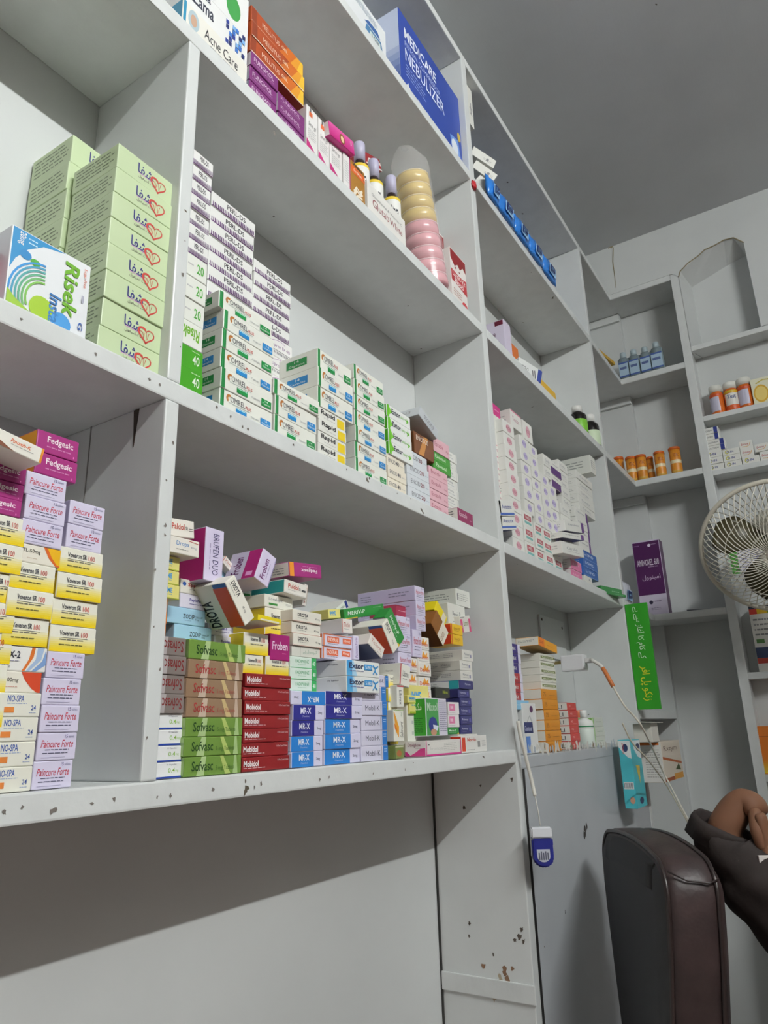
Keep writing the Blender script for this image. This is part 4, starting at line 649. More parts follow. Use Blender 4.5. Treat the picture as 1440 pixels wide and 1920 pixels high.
tower('between the short and high capsule stacks', .006, S1, [('rapid', 4, 598, 651, 759), (('omB', 'omB', 'omG'), 3, 597, 663, 650)], .1, 'black lettered and green capsule boxes')
tower('in the capsule stack beside the bright green boxes', .006, S1, [(('omG', 'omB', 'omB', 'omB', 'omG', 'omG', 'omG'), 7, 668, 727, 680)], .09, 'white and green capsule boxes, last stack')
tower('in the green-ended stack', .008, S1, [('enc40', 3, 729, 764, 848), ('extG', 4, 730, 775, 755)], .09, 'cream and bright green boxes')
tower('in grey stack topped by the foil box', .008, S1, [('enc20', 4, 766, 808, 837), ('encbr', 1, 778, 815, 806)], .09, 'grey boxes with dark red number')
tilted('enc20b', T7(1035, 650), T7(1138, 790), T7(1035, 590), .0, .09, 'lying crooked over the brown foil box')
tower('in the pink stack by the thin white boxes', .01, S1, [('eso', 4, 809, 844, 871), ('ezo', 2, 813, 847, 843), ('eso', 1, 813, 843, 817)], .09, 'pink and green capsule boxes')
tower('in the thin stack by the right post', .052, S1, [('thin', 9, 838, 866, 838)], .09, 'thin white boxes')
tower('in front of the thin white stack', .004, S1, [('esom', 1, 861, 890, 950)], .04)
# ------------------------------------------------------------------ lowest shelf, middle bay
zs = tower('in stack half hidden by the left post', .008, S0, [('c04', 4, 280, 341.5, 1338, {'x': (-1.0055, None), 'vr': 1}), ('sofS', 4, 280, 345, 1197, {'x': (-1.0055, None), 'vr': 1})], .085, 'boxes at the left post on the lowest shelf')
zo = tower('in narrow stack hidden by the left post', .012, zs, [('org', 3, 290, 313, 1122, {'x': (-1.0055, None), 'vr': 1}), ('imme', 3, 300, 338, 1046, {'x': (-1.0055, None), 'vr': 1})], .06, 'orange and yellow boxes by the left post')
tilted('dropa', T5(205, 335), T5(402, 378), T5(215, 225), .004, .07, 'resting on the yellow boxes')
tilted('pal', T5(205, 225), T5(372, 250), T5(215, 108), .02, .07, 'topmost beside the left post')
zz = tower('in the blue stack on the foil boxes', .03, zs, [('zod', 1, 327, 399, 1168), ('zod', 1, 315, 388, 1134), ('pap', 1, 338, 401, 1110), ('spa', 1, 340, 408, 1083)], .07, 'sky blue and lilac boxes above the foil boxes')
tower('in the green and bronze foil stack', .004, S0, [('sofG', 3, 344, 453, 1345), ('sofB', 3, 350, 456, 1234), ('sofG', 1, 357, 464, 1197)], .025, 'foil boxes on the lowest shelf')
tilted('brf', T5(452, 165), T5(432, 520), T5(572, 200), .012, .045, 'behind the red-ended cream box')
tilted('tic', T5(555, 400), T5(620, 480), T5(560, 335), .075, .05, 'behind the tall lavender box')
tilted('zod', T5(548, 520), T5(640, 540), T5(548, 460), .085, .05, 'peeking out behind the striped tilted box')
tilted('drot', T5(575, 540), T5(712, 830), T5(640, 490), -.012, .05, 'leaning over the lilac boxes')
tilted('fro', T5(862, 578), T5(922, 386), T5(762, 530), .03, .05, 'on top of the green-pill boxes')
zm = tower('in the dark red stack', .005, S0, [('mob', 7, 455, 544, 1261)], .085, 'dark red boxes on the lowest shelf')
zv = tower('on top of the dark red boxes', .012, zm, [('vovr', 1, 457, 496, 1226), ('vovr', 1, 457, 504, 1184)], .06, 'yellow shaded boxes over the dark red boxes')
tower('beside the magenta box, on dark red boxes', .012, zm, [('vovr', 1, 499, 543, 1228)], .06, 'yellow shaded boxes over the dark red boxes')
tower('between yellow boxes and heavy black lettered boxes', .012, zm + .0165, [('fro2', 1, 506, 543, 1187)], .06)
tower('peeping out above the green foil box', .032, zs - .004, [('pap', 1, 400, 446, 1190), ('pap', 1, 393, 440, 1166)], .06, 'lilac-white boxes above the green foil')
tower('under the tilted lavender box', .07, zv, [('vov', 1, 452, 494, 1150), ('lora', 2, 452, 494, 1092)], .05, 'green-pill boxes under the tilted lavender box')
zy = tower('below the teal-ended box', .03, zv + .002, [('vov', 1, 497, 550, 1137), ('lora', 1, 496, 550, 1112)], .06, 'boxes below the teal-ended box')
tilted('yel', T5(795, 790), T5(950, 825), T5(800, 752), -.006, .05, 'poking out over the magenta box')
tilted('pui', T5(970, 605), T5(1118, 650), T5(968, 512), .02, .06, 'under the upside-down magenta box')
tilted('fedu', T5(1215, 425), T5(1000, 400), T5(1203, 515), .015, .055, 'topmost of the middle heap')
tilted('volt', T5(1115, 700), T5(1130, 560), T5(1090, 695), .05, .04, 'beside the teal-ended box')
zr = tower('in the first blue stack', .005, S0, [('mrB', 2, 546, 606, 1381), ('mrD', 2, 548, 608, 1321), ('mrU', 1, 545, 611, 1294)], .085, 'blue muscle tablet boxes')
tower('in the second blue stack', .005, S0, [('mrB', 3, 610, 679, 1348), ('mrD', 2, 610, 680, 1295)], .085, 'blue muscle tablet boxes')
tower('between blue boxes and lilac boxes', .012, zr, [('fad', 3, 545, 596, 1229), ('hand', 1, 549, 603, 1209), ('dro', 3, 549, 604, 1141)], .07, 'mint and cream boxes above the blue boxes')
zx = tower('jutting out over the blue boxes', -.004, zr + .0005, [('extB', 2, 652, 715, 1236, {'d': .075})], .075, 'runner-mark boxes')
zi = tower('on top of the runner-mark boxes', .014, zx + .001, [('ind', 2, 606, 664, 1186)], .05, 'lilac boxes with orange panels')
tilted('painv', T6(410, 780), T6(405, 622), T6(372, 780), .012, .05, 'beside the orange-panel boxes')
tilted('tic', T6(295, 598), T6(365, 606), T6(295, 502), .02, .06, 'on top of the orange-panel boxes')
tilted('imme', T6(205, 505), T6(285, 500), T6(205, 440), .04, .04, 'behind the heavy black lettered boxes')
tilted('dlt', T6(270, 480), T6(340, 420), T6(245, 440), .06, .05, 'behind the yellow box in the right-hand heap')
tower('in the lilac stack with blue ends', .006, S0, [('mobk', 5, 679, 729, 1285), ('mobk', 1, 700, 731, 1264)], .085, 'lilac boxes with blue ends')
tower('in stack beside the blue ends', .02, S0, [('vovr', 6, 733, 749, 1264)], .085, 'yellow boxes in the narrow gap')
tower('on shelf under the sideways-lettered box', .004, S0, [('gbr', 1, 742, 760, 1398)], .04)
tower('beside the upright green box', .004, S0 + .022, [('sal', 1, 742, 761, 1330)], .04)
tower('above the orange-curve box', .008, S0 + .067, [('libv', 1, 747, 760, 1284)], .04)
tilted('lib', T6(680, 945), T6(748, 972), T6(665, 790), .01, .06, 'under the long lavender boxes')
tower('in the outer orange lettering stack', .03, S0 + .075, [('dev', 5, 789, 812, 1192)], .08, 'small white boxes with orange lettering')
tower('in the inner orange lettering stack', .034, S0 + .076, [('dev', 4, 768, 787, 1204)], .08, 'small white boxes with orange lettering')
tower('under the orange lettering boxes', .03, S0 + .059, [('imme', 1, 770, 807, 1284)], .05)
tower('between the green box and the sideways box', .03, fz(1318, fx(765, .03, S0 + .05), .03), [('imme', 1, 765, 790, 1303)], .05)
tower('supporting the yellow boxes behind the green box', .034, S0, [('wfold', 1, 767, 808, 1318)], .08)
tower('in short lavender stack beside the tilted green box', .024, S0 + .119, [('pain', 3, 749, 774, 1153)], .06, 'lavender boxes in the heap')
tower('in the long lavender pile', .03, S0 + .142, [('painbig', 1, 777, 794, 1179), ('painbig', 3, 782, 800, 1097)], .11, 'long lavender boxes')
tilted('redb', T6(660, 490), T6(738, 505), T6(660, 408), .05, .05, 'beside the tilted green box')
tilted('mer', T6(312, 512), T6(580, 468), T6(300, 440), .035, .05, 'lying over the boxes in the right-hand heap')
tilted('mer2', T6(578, 492), T6(672, 702), T6(632, 445), .012, .02, 'beside the lavender stack')
tilted('drot', T6(562, 545), T6(640, 740), T6(600, 500), .0, .06, 'under the tilted green box')
tilted('tic2', T6(470, 670), T6(562, 775), T6(490, 600), -.004, .05, 'leaning below the striped box')
tower('in front of the dark purple stack', .012, S0 + .027, [('mix', 1, 803, 843, 1308)], .04)
tower('in front of the upright green box', .002, S0, [('dav', 1, 799, 867, 1389)], .034)
tower('on the shelf edge', .004, S0, [('nor', 1, 869, 917, 1380)], .02)
zp = tower('in the dark purple stack', .05, S0 + .028, [('pul', 5, 866, 888, 1291), ('pult', 1, 862, 888, 1275), ('pulw', 2, 866, 889, 1237), ('pulw', 1, 870, 890, 1217)], .1, 'dark purple and white boxes by the right post')
tower('carrying the purple stack behind the red-ended box', .05, S0, [('wfold', 1, 862, 900, None, {'h': .0275})], .1)
tower('between the green box and purple stack', .04, S0 + .028, [('mer2', 1, 840, 862, 1364), ('pinkb', 2, 842, 863, 1316)], .05, 'pink panel boxes')
tower('above the upright green box', .03, S0 + .084, [('nim', 1, 818, 846, 1288)], .07)
tilted('yel', T6(985, 560), T6(1005, 500), T6(925, 410), .04, .05, 'leaning by the long lavender pile')
tilted('brn', T6(975, 690), T6(1012, 600), T6(895, 530), .03, .05, 'leaning below the yellow open box')
tower('in the pair by the right post', .03, zp + .0005, [('ent', 2, 848, 870, 1168)], .05, 'yellow boxes with red edge')
tilted('lart', T6(1100, 600), T6(1185, 590), T6(1035, 490), .05, .05, 'behind the yellow red-edged pair', yaw=.1)
tower('at the top by the right post', .06, zp + .036, [('proz', 1, 843, 876, 1129), ('info', 1, 857, 884, 1102)], .1, 'white fine-print boxes by the right post')
# ------------------------------------------------------------------ third shelf, middle bay
za = tower('under the mosaic box', .005, S2, [('acne', 1, 340, 463, -6)], .07)
tower('above the long cream box', .008, za, [('zama', 1, 352, 465, -48), ('zam2', 1, 368, 466, -110)], .07, 'white cream boxes above the long cream box')
zf = tower('in the near purple stack', .006, S2, [('fung', 3, 469, 521, 94)], .08, 'purple cream boxes')
tower('in the farther purple stack', .006, S2, [('fung', 3, 522, 573, 167)], .08, 'purple cream boxes')
tower('in the long rust stack on the purple boxes', .006, zf, [('ora', 3, 470, 571, 6)], .08, 'long rust and orange boxes')
for i, (a, b, vt) in enumerate(((575, 597, 193), (599, 620, 217), (621, 644, 243))):
    tower(('nearest the purple boxes', 'in the middle of three', 'under the hot pink box')[i], .006, S2, [('pinkw', 1, a, b, vt)], .05, 'upright white serum boxes')
tower('beside the gold-brown box', .006, S2, [('pinkw2', 1, 645, 658, 283)], .05, 'upright white serum boxes')
tilted('pinkl', T8(742, 625), T8(858, 725), T8(730, 555), -.002, .05, 'on the shelf below the blue nebulizer box')
tower('before the first bottle', .004, S2, [('brg', 1, 661, 688, 296)], .016)
tower('in front of the dark bottles', .003, S2, [('glut', 1, 690, 763, 336)], .018)
tilted('lumd', T8(912, 760), T8(985, 800), T8(905, 705), .1, .05, 'under the blue nebulizer shelf')
tower('between the ring soaps and the other', .076, S2, [('lum', 1, 822, 849, 421)], .05, 'upright white and red syrup boxes')
tower('at the shelf end by the post', .012, S2, [('lum', 1, 850, 880, 461)], .05, 'upright white and red syrup boxes')
# ------------------------------------------------------------------ fourth shelf, middle bay
tower('by the blue nebulizer box', .006, S3, [('bpm', 1, 640, 726, -60)], .1)
tower('near the ceiling', .012, S3, [('neb', 1, 754, 878, 184, {'x': (None, U2a - .001), 'vr': 1})], .13)
# ------------------------------------------------------------------ right bay
tower('hanging under the top board of right bay', .02, S3 + .208, [('wht', 1, 876, 890, 149)], .05)
for i, (tl, bl, br) in enumerate((((75, 630), (82, 698), (190, 780)), ((65, 558), (72, 618), (188, 700)), ((60, 490), (66, 546), (190, 628)))):
    tilted('wht', T9(*bl), T9(*br), T9(*tl), .03, .05, ('lowest', 'middle', 'topmost')[i] + ' of three stacked beside the blue packs', dy=-.035)['group'] = 'plain white boxes in the top right bay'
xav = fx(951, .01, S2); zav = fz(597, xav, .01); dav_ = fy(911, xav, S2 + .03) - .01
tower('beside the middle post', .01, S2, [('avo', 1, 951, 964, 597)], max(.03, min(dav_, .15)))
tower('on the right bay shelf', .075, S2, [('oran', 1, 966, 981, 640)], .04)
tilted('met', (966, 714), (1011, 742), (966, 664), .05, .04, 'standing next to the lilac-white box', dy=-.035)
tower('beyond the pen-drawing box', .03, S2, [('yelb', 1, 1016, 1046, 706)], .05)
tower('before the bright yellow box', .012, S2, [('wht', 1, 1006, 1018, 720)], .02)
# the wall of small white boxes on the second shelf of the right bay
cols = [(T9, 0)]
def col(where, y, segs, d=.06): 
    return tower(where, y, S1, segs, d, 'small boxes on the right bay second shelf')
def rz(x, y): return TR1(x, y)
col('in column by the middle post', .03, [('tea', 1, 949, 966, 992), ('r4', 7, 931, 956, 824), ('wht', 2, 927, 953, 773), ('pnk', 1, 926, 940, 754)])
tilted('r5', TR1(190, 1310), TR1(275, 1310), TR1(185, 1210), .0, .06, 'upper of two jutting from the wall of boxes')
tilted('r5', TR1(198, 1388), TR1(285, 1385), TR1(193, 1300), .0, .06, 'lower of two jutting from the wall of boxes')
col('in second column of the white wall', .012, [('r1', 10, 964, 986, 783), ('r4', 1, 961, 981, 765)])
col('in third column of the white wall', .012, [('r3', 3, 988, 1006, 955), ('r2', 6, 987, 1005, 813), ('r1', 1, 983, 1000, 785)])
col('in fourth column of the white wall', .012, [('r3', 3, 1009, 1024, 978), ('r2', 7, 1007, 1022, 830)])
col('in fifth column of the white wall', .012, [('r3', 3, 1025, 1041, 988), ('r2', 5, 1024, 1040, 885), ('r6', 2, 1022, 1038, 849)])
col('in sixth column of the white wall', .012, [('r3', 1, 1042, 1058, 1043), ('r2', 6, 1042, 1058, 905), ('r7', 2, 1036, 1056, 861)])
col('in pink-footed column', .012, [('r8', 2, 1074, 1094, 1046), ('r6', 5, 1061, 1079, 942), ('r6', 5, 1056, 1073, 860)], .05)
tilted('r10', TR1(560, 1432), TR1(690, 1452), TR1(562, 1398), -.012, .07, 'lower tray-like box jutting above pink boxes')
tilted('r10', TR1(580, 1390), TR1(692, 1408), TR1(580, 1328), -.006, .06, 'upper box jutting above the pink boxes')
tilted('r6', TR1(563, 1525), TR1(690, 1555), TR1(563, 1455), -.012, .06, 'jutting right over the pink boxes')
col('in royal blue column', .02, [('wht', 2, 1099, 1113, 1077), ('r9', 3, 1096, 1124, 1028), ('r10', 4, 1087, 1110, 948), ('r6', 5, 1088, 1118, 880)], .05)
xin = fx(1110, .003, S1 + .17)
tower('laid across the columns under the board', .003, fz(873, xin, .003), [('info', 1, 1110, 1119, 852)], .15)
zg = tower('at the shelf end, under the violet-foot boxes', .004, S1, [('grnf', 1, 1131, 1154, 1112, {'yaw': -.25})], .05)
tower('on another flat green box at the shelf end', .006, zg, [('grnf', 1, 1128, 1150, 1097, {'yaw': -.25})], .05)
# counter of the right bay
SB = TOP[0] - .012 + .0004
tower('in violet and red column by the post', .03, SB + .095, [('mr4', 3, 964, 984, 1261), ('mr3', 3, 961, 980, 1205)], .06, 'violet and red boxes in the lowest right bay')
tower('in front of the violet and red column', .02, SB, [('std', 1, 986, 1012, 1318)], .055)
tower('on the upright navy-label box', .02, SB + .08, [('sky', 1, 968, 994, 1312)], .05)
zc = tower('in the orange column', .012, SB, [('or2', 6, 1027, 1056, 1291)], .06, 'orange boxes in the lowest right bay')
zc = tower('in olive strip column above orange boxes', .016, zc, [('oli', 5, 1018, 1047, 1224)], .06, 'olive strip boxes')
tilted('or1', TR0(325, 610), TR0(450, 668), TR0(320, 550), .008, .05, 'over the olive strip boxes')
tower('in the coral column', .02, SB, [('rdw', 6, 1073, 1090, 1317)], .06, 'coral red boxes in the lowest right bay')
tower('beside the white bottles on the counter', .03, SB, [('gnw', 3, 1118, 1138, 1345)], .06, 'white and green boxes in the lowest right bay')
# ------------------------------------------------------------------ corner and end wall
o = tilted('yelb', TC(110, 610), TC(208, 690), TC(105, 590), .01, .03, 'on the corner shelf by blue bottles')
# ------------------------------------------------------------------ end-wall boxes (their printed face looks along the long wall)
KINDS['amin'].update(F=[], lc='#c9c0d6')
KINDS['aminf'] = dict(c='#cfc6da', tc='#5c2460', lc='#55205a', name='supplement_box', desc='tall dark plum box with white lettering', F=[('r', 0, .27, 1, .73, '#4f1f55'), ('t', 'AMINOVEL 600', .1, .66, .8, .085, '#e6dcea', .02), ('ln', .5, .62, .36, .03, 1, '#b9a0c0'), ('t', urdu('امینوول'), .22, .46, .66, .075, '#d6c4dc', .0), ('o', .62, .93, .06, .02, '#e6dcea'), ('ln', .7, .92, .2, .03, 1, '#b9a0c0'), ('ln', .06, .92, .2, .03, 1, '#a080a8'), ('o', .42, .17, .07, .025, '#2c2440'), ('ln', .5, .16, .3, .03, 1, '#776a88'), ('ln', .4, .06, .4, .04, 2, '#8a80a0')])
KINDS['sign'] = dict(c='#2f9a22', lc='#2f9a22', rc='#e0e4dc', name='folded_carton', desc='', F=[('t', urdu('کے کام کا آغاز سے بے'), .03, .3, .5, .42, '#dfeedd', 0), ('t', urdu('زنکو پل افر'), .6, .26, .32, .48, '#e0d22c', .01)])
KINDS['chart'] = dict(c='#dcdae4', name='chart', desc='', F=[('r', .0, 0, .24, .6, '#4f9a3a'), ('ln', .3, .1, .65, .8, 9, '#b8b4cc'), ('o', .6, .35, .1, .1, '#8a88b0')])
def endbox(kind, uL, uR, vb, vt, x, d, where, z0=None):
    a = PX(uL, vb, x); z0 = a.z if z0 is None else z0
    y0 = fy(uL, x, z0); y1 = fy(uR, x, z0); zt = fz(vt, x, y0)
    o = carton(kind, y0 - y1, d, zt - z0)
    o.location = (x, y0, z0 + .0002); o.rotation_euler = (0, 0, -math.pi / 2)
    if where is not None: o['label'] = LBL(KINDS[kind]['desc'], 1, 1, where)
    return o
def endtower(where, segs, x, z, d, group):
    i = 0; tot = sum(s[1] for s in segs)
    for kind, n, uL, uR, vT in segs:
        y0 = fy(uL, x, z); y1 = fy(uR, x, z); zt = fz(vT, x, y0); h = (zt - z) / n
        for k in range(n):
            i += 1; o = carton(kind, y0 - y1 - .0006, d, h - .0002); o.location = (x + random.uniform(0, .003), y0 - .0003, z + .0001)
            o.rotation_euler = (0, 0, -math.pi / 2 + random.uniform(-.02, .02)); o['label'] = LBL(KINDS[kind]['desc'], i, tot, where); o['group'] = group
            z += h
    return z
zS1 = TOP[1] + .0004
endbox('aminf', 1203, 1255, 1154, 1018, 1.03, .05, 'on the end-wall shelf', z0=zS1)
ZB = ZS[1][0] + ZS[1][1] + .0004; ZC_ = ZS[2][0] + ZS[2][1] + .0004; ZD = ZS[3][0] + ZS[3][1] + .0004; ZE = ZS[4][0] + ZS[4][1] + .0004
def e_(x): return TE(x, 0)[0]
def ev(y): return TE(0, y)[1]
endtower('in the first little stack by the upright', [('oin', 3, e_(322), e_(540), ev(1432)), ('dlt', 2, e_(305), e_(560), ev(1285)), ('dlt', 2, e_(242), e_(478), ev(1140))], XC + .006, ZC_, .045, 'small boxes on the end wall shelf')
endtower('in the second little stack from the upright', [('oin', 3, e_(545), e_(768), ev(1400))], XC + .006, ZC_, .045, 'small boxes on the end wall shelf')
zq2 = endtower('under the red slanted pair', [('oin', 1, e_(775), e_(1000), ev(1497))], XC + .006, ZC_, .045, 'small boxes on the end wall shelf')
endtower('in the red slanted pair', [('rsm', 2, e_(755), e_(925), ev(1290))], XC + .008, zq2, .045, 'small boxes on the end wall shelf')
endtower('at the photo edge on the end wall shelf', [('rsm', 1, e_(1005), e_(1180), ev(1420)), ('rsm', 1, e_(935), e_(1110), ev(1330))], XC + .008, ZC_, .045, 'small boxes on the end wall shelf')
endbox('lemon', e_(925), e_(1250), ev(770), ev(500), XC + .012, .05, 'beside the pill jars', z0=ZB)
endbox('strp', 1424, 1475, 1255, 1136, XC + .01, .05, 'on the shelf below the fan', z0=ZD)
endbox('orv', 1434, 1490, 1460, 1362, XC + .01, .05, 'at the photo edge below the rainbow band box', z0=ZE)
o = endbox('chart', 1364, 1470, 1080, 1000, XC + .071, .003, None); tag(o, 'white leaflet with green block pinned behind the fan', 'leaflet')
# ------------------------------------------------------------------ bottles, jars and tubes
def wraptext(s, r, z0, h, ang0, ang1, m, parent, name='label_print', bold=.02):
    vs, ps = text_geo(s, bold, 0); bm = bmesh.new()
    V = [bm.verts.new((r * math.cos(ang0 + (ang1 - ang0) * x), r * math.sin(ang0 + (ang1 - ang0) * x), z0 + y * h)) for x, y in vs]
    for p in ps:
        try: bm.faces.new([V[i] for i in p])
        except ValueError: pass
    return obj(name, bm, m, parent)
GL = lambda c, r=.08: mat(c, r, 0, .3)
def bottle(name, X, Y, z, r, h, label, body, cap, bands, cat='bottle', group=None, neck=.62, text=None, face=-2.2, capr=.62):
    o = empty(name, (X, Y, z), label, cat, group)
    hb = h * .8
    lathe('body', [(r * .9, 0), (r, h * .02), (r, hb * .78), (r * .92, hb * .88), (r * capr * .8, hb * .98), (r * capr * .8, hb)], 24, body, o)
    lathe('cap', [(r * capr, hb), (r * capr, h * .985), (r * capr * .9, h)], 24, cap, o)
    for i, (a, b, m) in enumerate(bands): lathe('label', [(r * 1.012, hb * a), (r * 1.014, hb * a + .0001), (r * 1.014, hb * b - .0001), (r * 1.012, hb * b)], 24, m, o)
    if text: wraptext(text[0], r * 1.02, hb * text[1], hb * text[2], face - .55, face + .55, text[3], o)
    return o
WH = mat('#e8e8e4'); LAV = mat('#b9b6cf'); AMB = GL('#2a1710'); YEL = mat('#e6c83a'); ORG = mat('#d8572c'); DK = mat('#2c2c34')
for i, (u, vt, lab) in enumerate(((T8(885, 0)[0], T8(0, 672)[1], 'dark bottle with lilac cap behind the gold-brown box'), (T8(952, 0)[0], T8(0, 752)[1], 'dark bottle with lilac cap between the other two bottles'), (T8(1036, 0)[0], T8(0, 828)[1], 'dark bottle with lilac cap beside the ring soaps'))):
    y = .05; X = fx(u, y, S2 + .06); zt = fz(vt, X, y)
    bottle('vitamin_bottle', X, y, S2, .0165, zt - S2, lab, AMB, LAV, [(.12, .86, WH), (.86, .9, YEL), (.15, .5, ORG)], group='dark vitamin bottles', text=('Vitara', .62, .16, DK), face=-2.35)
for i, (x_, top, lab) in enumerate(((655, 650, 'dark syrup bottle with bright green label, nearest of the three'), (690, 680, 'dark syrup bottle half hidden between two others'), (735, 702, 'dark syrup bottle with white label, nearest the divider'))):
    u, vt = TR1(x_, top); y = .03 + .05 * (i == 1); X = fx(u, y, S2 + .04); zt = fz(vt, X, y)
    bottle('syrup_bottle', X, y, S2, .0255 if i != 1 else .02, zt - S2, lab, GL('#15120f'), mat('#e4e4e0'), [(.1, .62, mat('#7cc23a') if i == 0 else mat('#cfe0c0'))], group='dark syrup bottles', capr=.6)
u, vt = TR0(640, 1050); y = .03; X = fx(u, y, SB + .03); bottle('dropper_bottle', X, y, SB, .02, fz(vt, X, y) - SB, 'white dropper bottle with green line on the counter', mat('#e2e4e0'), mat('#eceeec'), [(.68, .72, mat('#2f8a5a')), (.1, .6, mat('#d8e2da'))], capr=.4)
u, vt = TR0(600, 1050); y = .075; X = fx(u, y, SB + .03); bottle('dropper_bottle', X, y, SB, .018, fz(vt, X, y) - SB, 'white bottle with orange cap behind the dropper bottle', mat('#e0dedb'), mat('#d9744c'), [], capr=.8)
def orounded(name, bm_parent, w_, d_, h_, m, r=.006, z0=0):
    bm = bmesh.new(); box_bm(bm, -w_ / 2, w_ / 2, -d_ / 2, d_ / 2, z0, z0 + h_)
    bmesh.ops.bevel(bm, geom=list(bm.edges), offset=r, segments=4, affect='EDGES'); return obj(name, bm, m, bm_parent, True)
gb = mat('#c4d8e0', .08, 0, .4, None, .6)
names4 = ('nearest the yellow box', 'second from the yellow box', 'third from the yellow box', 'farthest from the yellow box')
for i, (xa, xb, vb, vt) in enumerate(((232, 290, 760, 628), (287, 346, 742, 612), (345, 406, 726, 598), (402, 470, 712, 572))):
    uc = TC((xa + xb) / 2, 0)[0]; x = 1.045; z0 = TOP[3] + .0004; Y = fy(uc, x, z0 + .04); zt = fz(TC(0, vt)[1], x, Y); h = zt - z0
    wv = abs(fy(TC(xa, 0)[0], x, z0) - fy(TC(xb, 0)[0], x, z0)) * .94
    o = empty('square_bottle', (x, Y, z0), 'clear square bottle with blue label, ' + names4[i], 'bottle', 'blue labelled bottles on the corner shelf'); o.rotation_euler = (0, 0, -math.pi / 2)
    orounded('body', o, wv, .034, h * .8, gb); lathe('cap', [(.011, h * .8), (.011, h * .98), (.009, h)], 18, mat('#aebfc6', .3), o)
    bx('label', -wv / 2 + .002, wv / 2 - .002, -.0178, -.0172, h * .12, h * .62, mat('#a9c2d6'), o, 0); bx('label_band', -wv / 2 + .002, wv / 2 - .002, -.0181, -.0178, h * .12, h * .17, mat('#4a62a4'), o, 0); bx('label_band', -wv / 2 + .002, wv / 2 - .002, -.0181, -.0178, h * .57, h * .62, mat('#4a62a4'), o, 0)
    bx('label_print', -wv / 2 + .006, wv / 2 - .008, -.0181, -.0178, h * .38, h * .46, mat('#5a6a9a'), o, 0)
tn = ('first of the orange tubes from the divider', 'second of the orange tubes', 'third of the orange tubes, tallest', 'fourth of the orange tubes, set back', 'orange tube standing alone before the last', 'orange tube nearest the tall upright')
for i, (xa, xb, vb, vt, x) in enumerate(((207, 262, 1300, 1182, 1.06), (268, 324, 1316, 1180, 1.04), (322, 378, 1312, 1170, 1.04), (378, 416, 1300, 1180, 1.075), (418, 476, 1286, 1152, 1.045), (497, 560, 1272, 1130, 1.045))):
    z0 = TOP[2] + .0004; uc = TC((xa + xb) / 2, 0)[0]; Y = fy(uc, x, z0 + .05); zt = fz(TC(0, vt)[1], x, Y); h = zt - z0
    r = abs(fy(TC(xa, 0)[0], x, z0) - fy(TC(xb, 0)[0], x, z0)) / 2 * .95
    o = empty('tablet_tube', (x, Y, z0), 'orange and yellow effervescent tablet tube, ' + tn[i], 'tube', 'orange tablet tubes on the corner shelf')
    lathe('body', [(r, 0, 1), (r, h * .16, 0), (r, h * .4, 2), (r, h * .52, 0), (r, h * .9, 0)], 20, None, o, mats=[mat('#e0912e'), mat('#d9a84a'), mat('#efe0b8')])
    lathe('cap', [(r * 1.06, h * .9), (r * 1.06, h * .985), (r, h)], 20, mat('#d96a26'), o)
    wraptext('VITA-C', r * 1.01, h * .62, h * .14, math.pi - .2, math.pi + .9, mat('#a04a1c'), o)
for i, (xa, xb, vb, vt, lab) in enumerate(((368, 552, 885, 590, 'pill jar with white lid, side label turned outward, beside the upright'), (548, 742, 860, 545, 'pill jar with yellow band and front label, middle one'), (722, 930, 800, 490, 'pill jar with white lid beside the lemon box'))):
    x = XC + .036; uc = TE((xa + xb) / 2, 0)[0]; Y = fy(uc, x, ZB + .03); h = fz(ev(vt), x, Y) - ZB; r = abs(fy(e_(xa), x, ZB) - fy(e_(xb), x, ZB)) / 2 * .97
    o = empty('pill_jar', (x, Y, ZB), lab, 'jar', 'pill jars on the end wall shelf')
    lathe('body', [(r * .94, 0), (r, h * .03), (r, h * .7), (r * .9, h * .76), (r * .8, h * .78)], 28, mat('#d96f2a', .2), o)
    lathe('lid', [(r * .96, h * .78), (r * .96, h * .97), (r * .9, h)], 28, mat('#e2e2da'), o)
    f0 = math.pi + (-.6, .1, -.5)[i]
    bm = bmesh.new(); n = 14; V = []
    for k in range(n + 1):
        a = f0 - 1.0 + 2.0 * k / n; V.append((bm.verts.new((r * 1.015 * math.cos(a), r * 1.015 * math.sin(a), h * .12)), bm.verts.new((r * 1.015 * math.cos(a), r * 1.015 * math.sin(a), h * .6))))
    for k in range(n): bm.faces.new((V[k][0], V[k + 1][0], V[k + 1][1], V[k][1]))
    obj('label', bm, mat(('#c9c6da', '#e2e0d8', '#c9c6da')[i]), o)
    lathe('label_band', [(r * 1.008, h * .62), (r * 1.01, h * .621), (r * 1.01, h * .69), (r * 1.008, h * .7)], 28, mat(('#d4552a', '#dcb82c', '#d4552a')[i]), o)
    if i == 1: wraptext('Zest', r * 1.025, h * .42, h * .14, f0 - .6, f0 + .6, mat('#2c3a7c'), o); lathe('label_band', [(r * 1.02, h * .05), (r * 1.021, h * .051), (r * 1.021, h * .2), (r * 1.02, h * .21)], 28, mat('#dd5f26'), o)
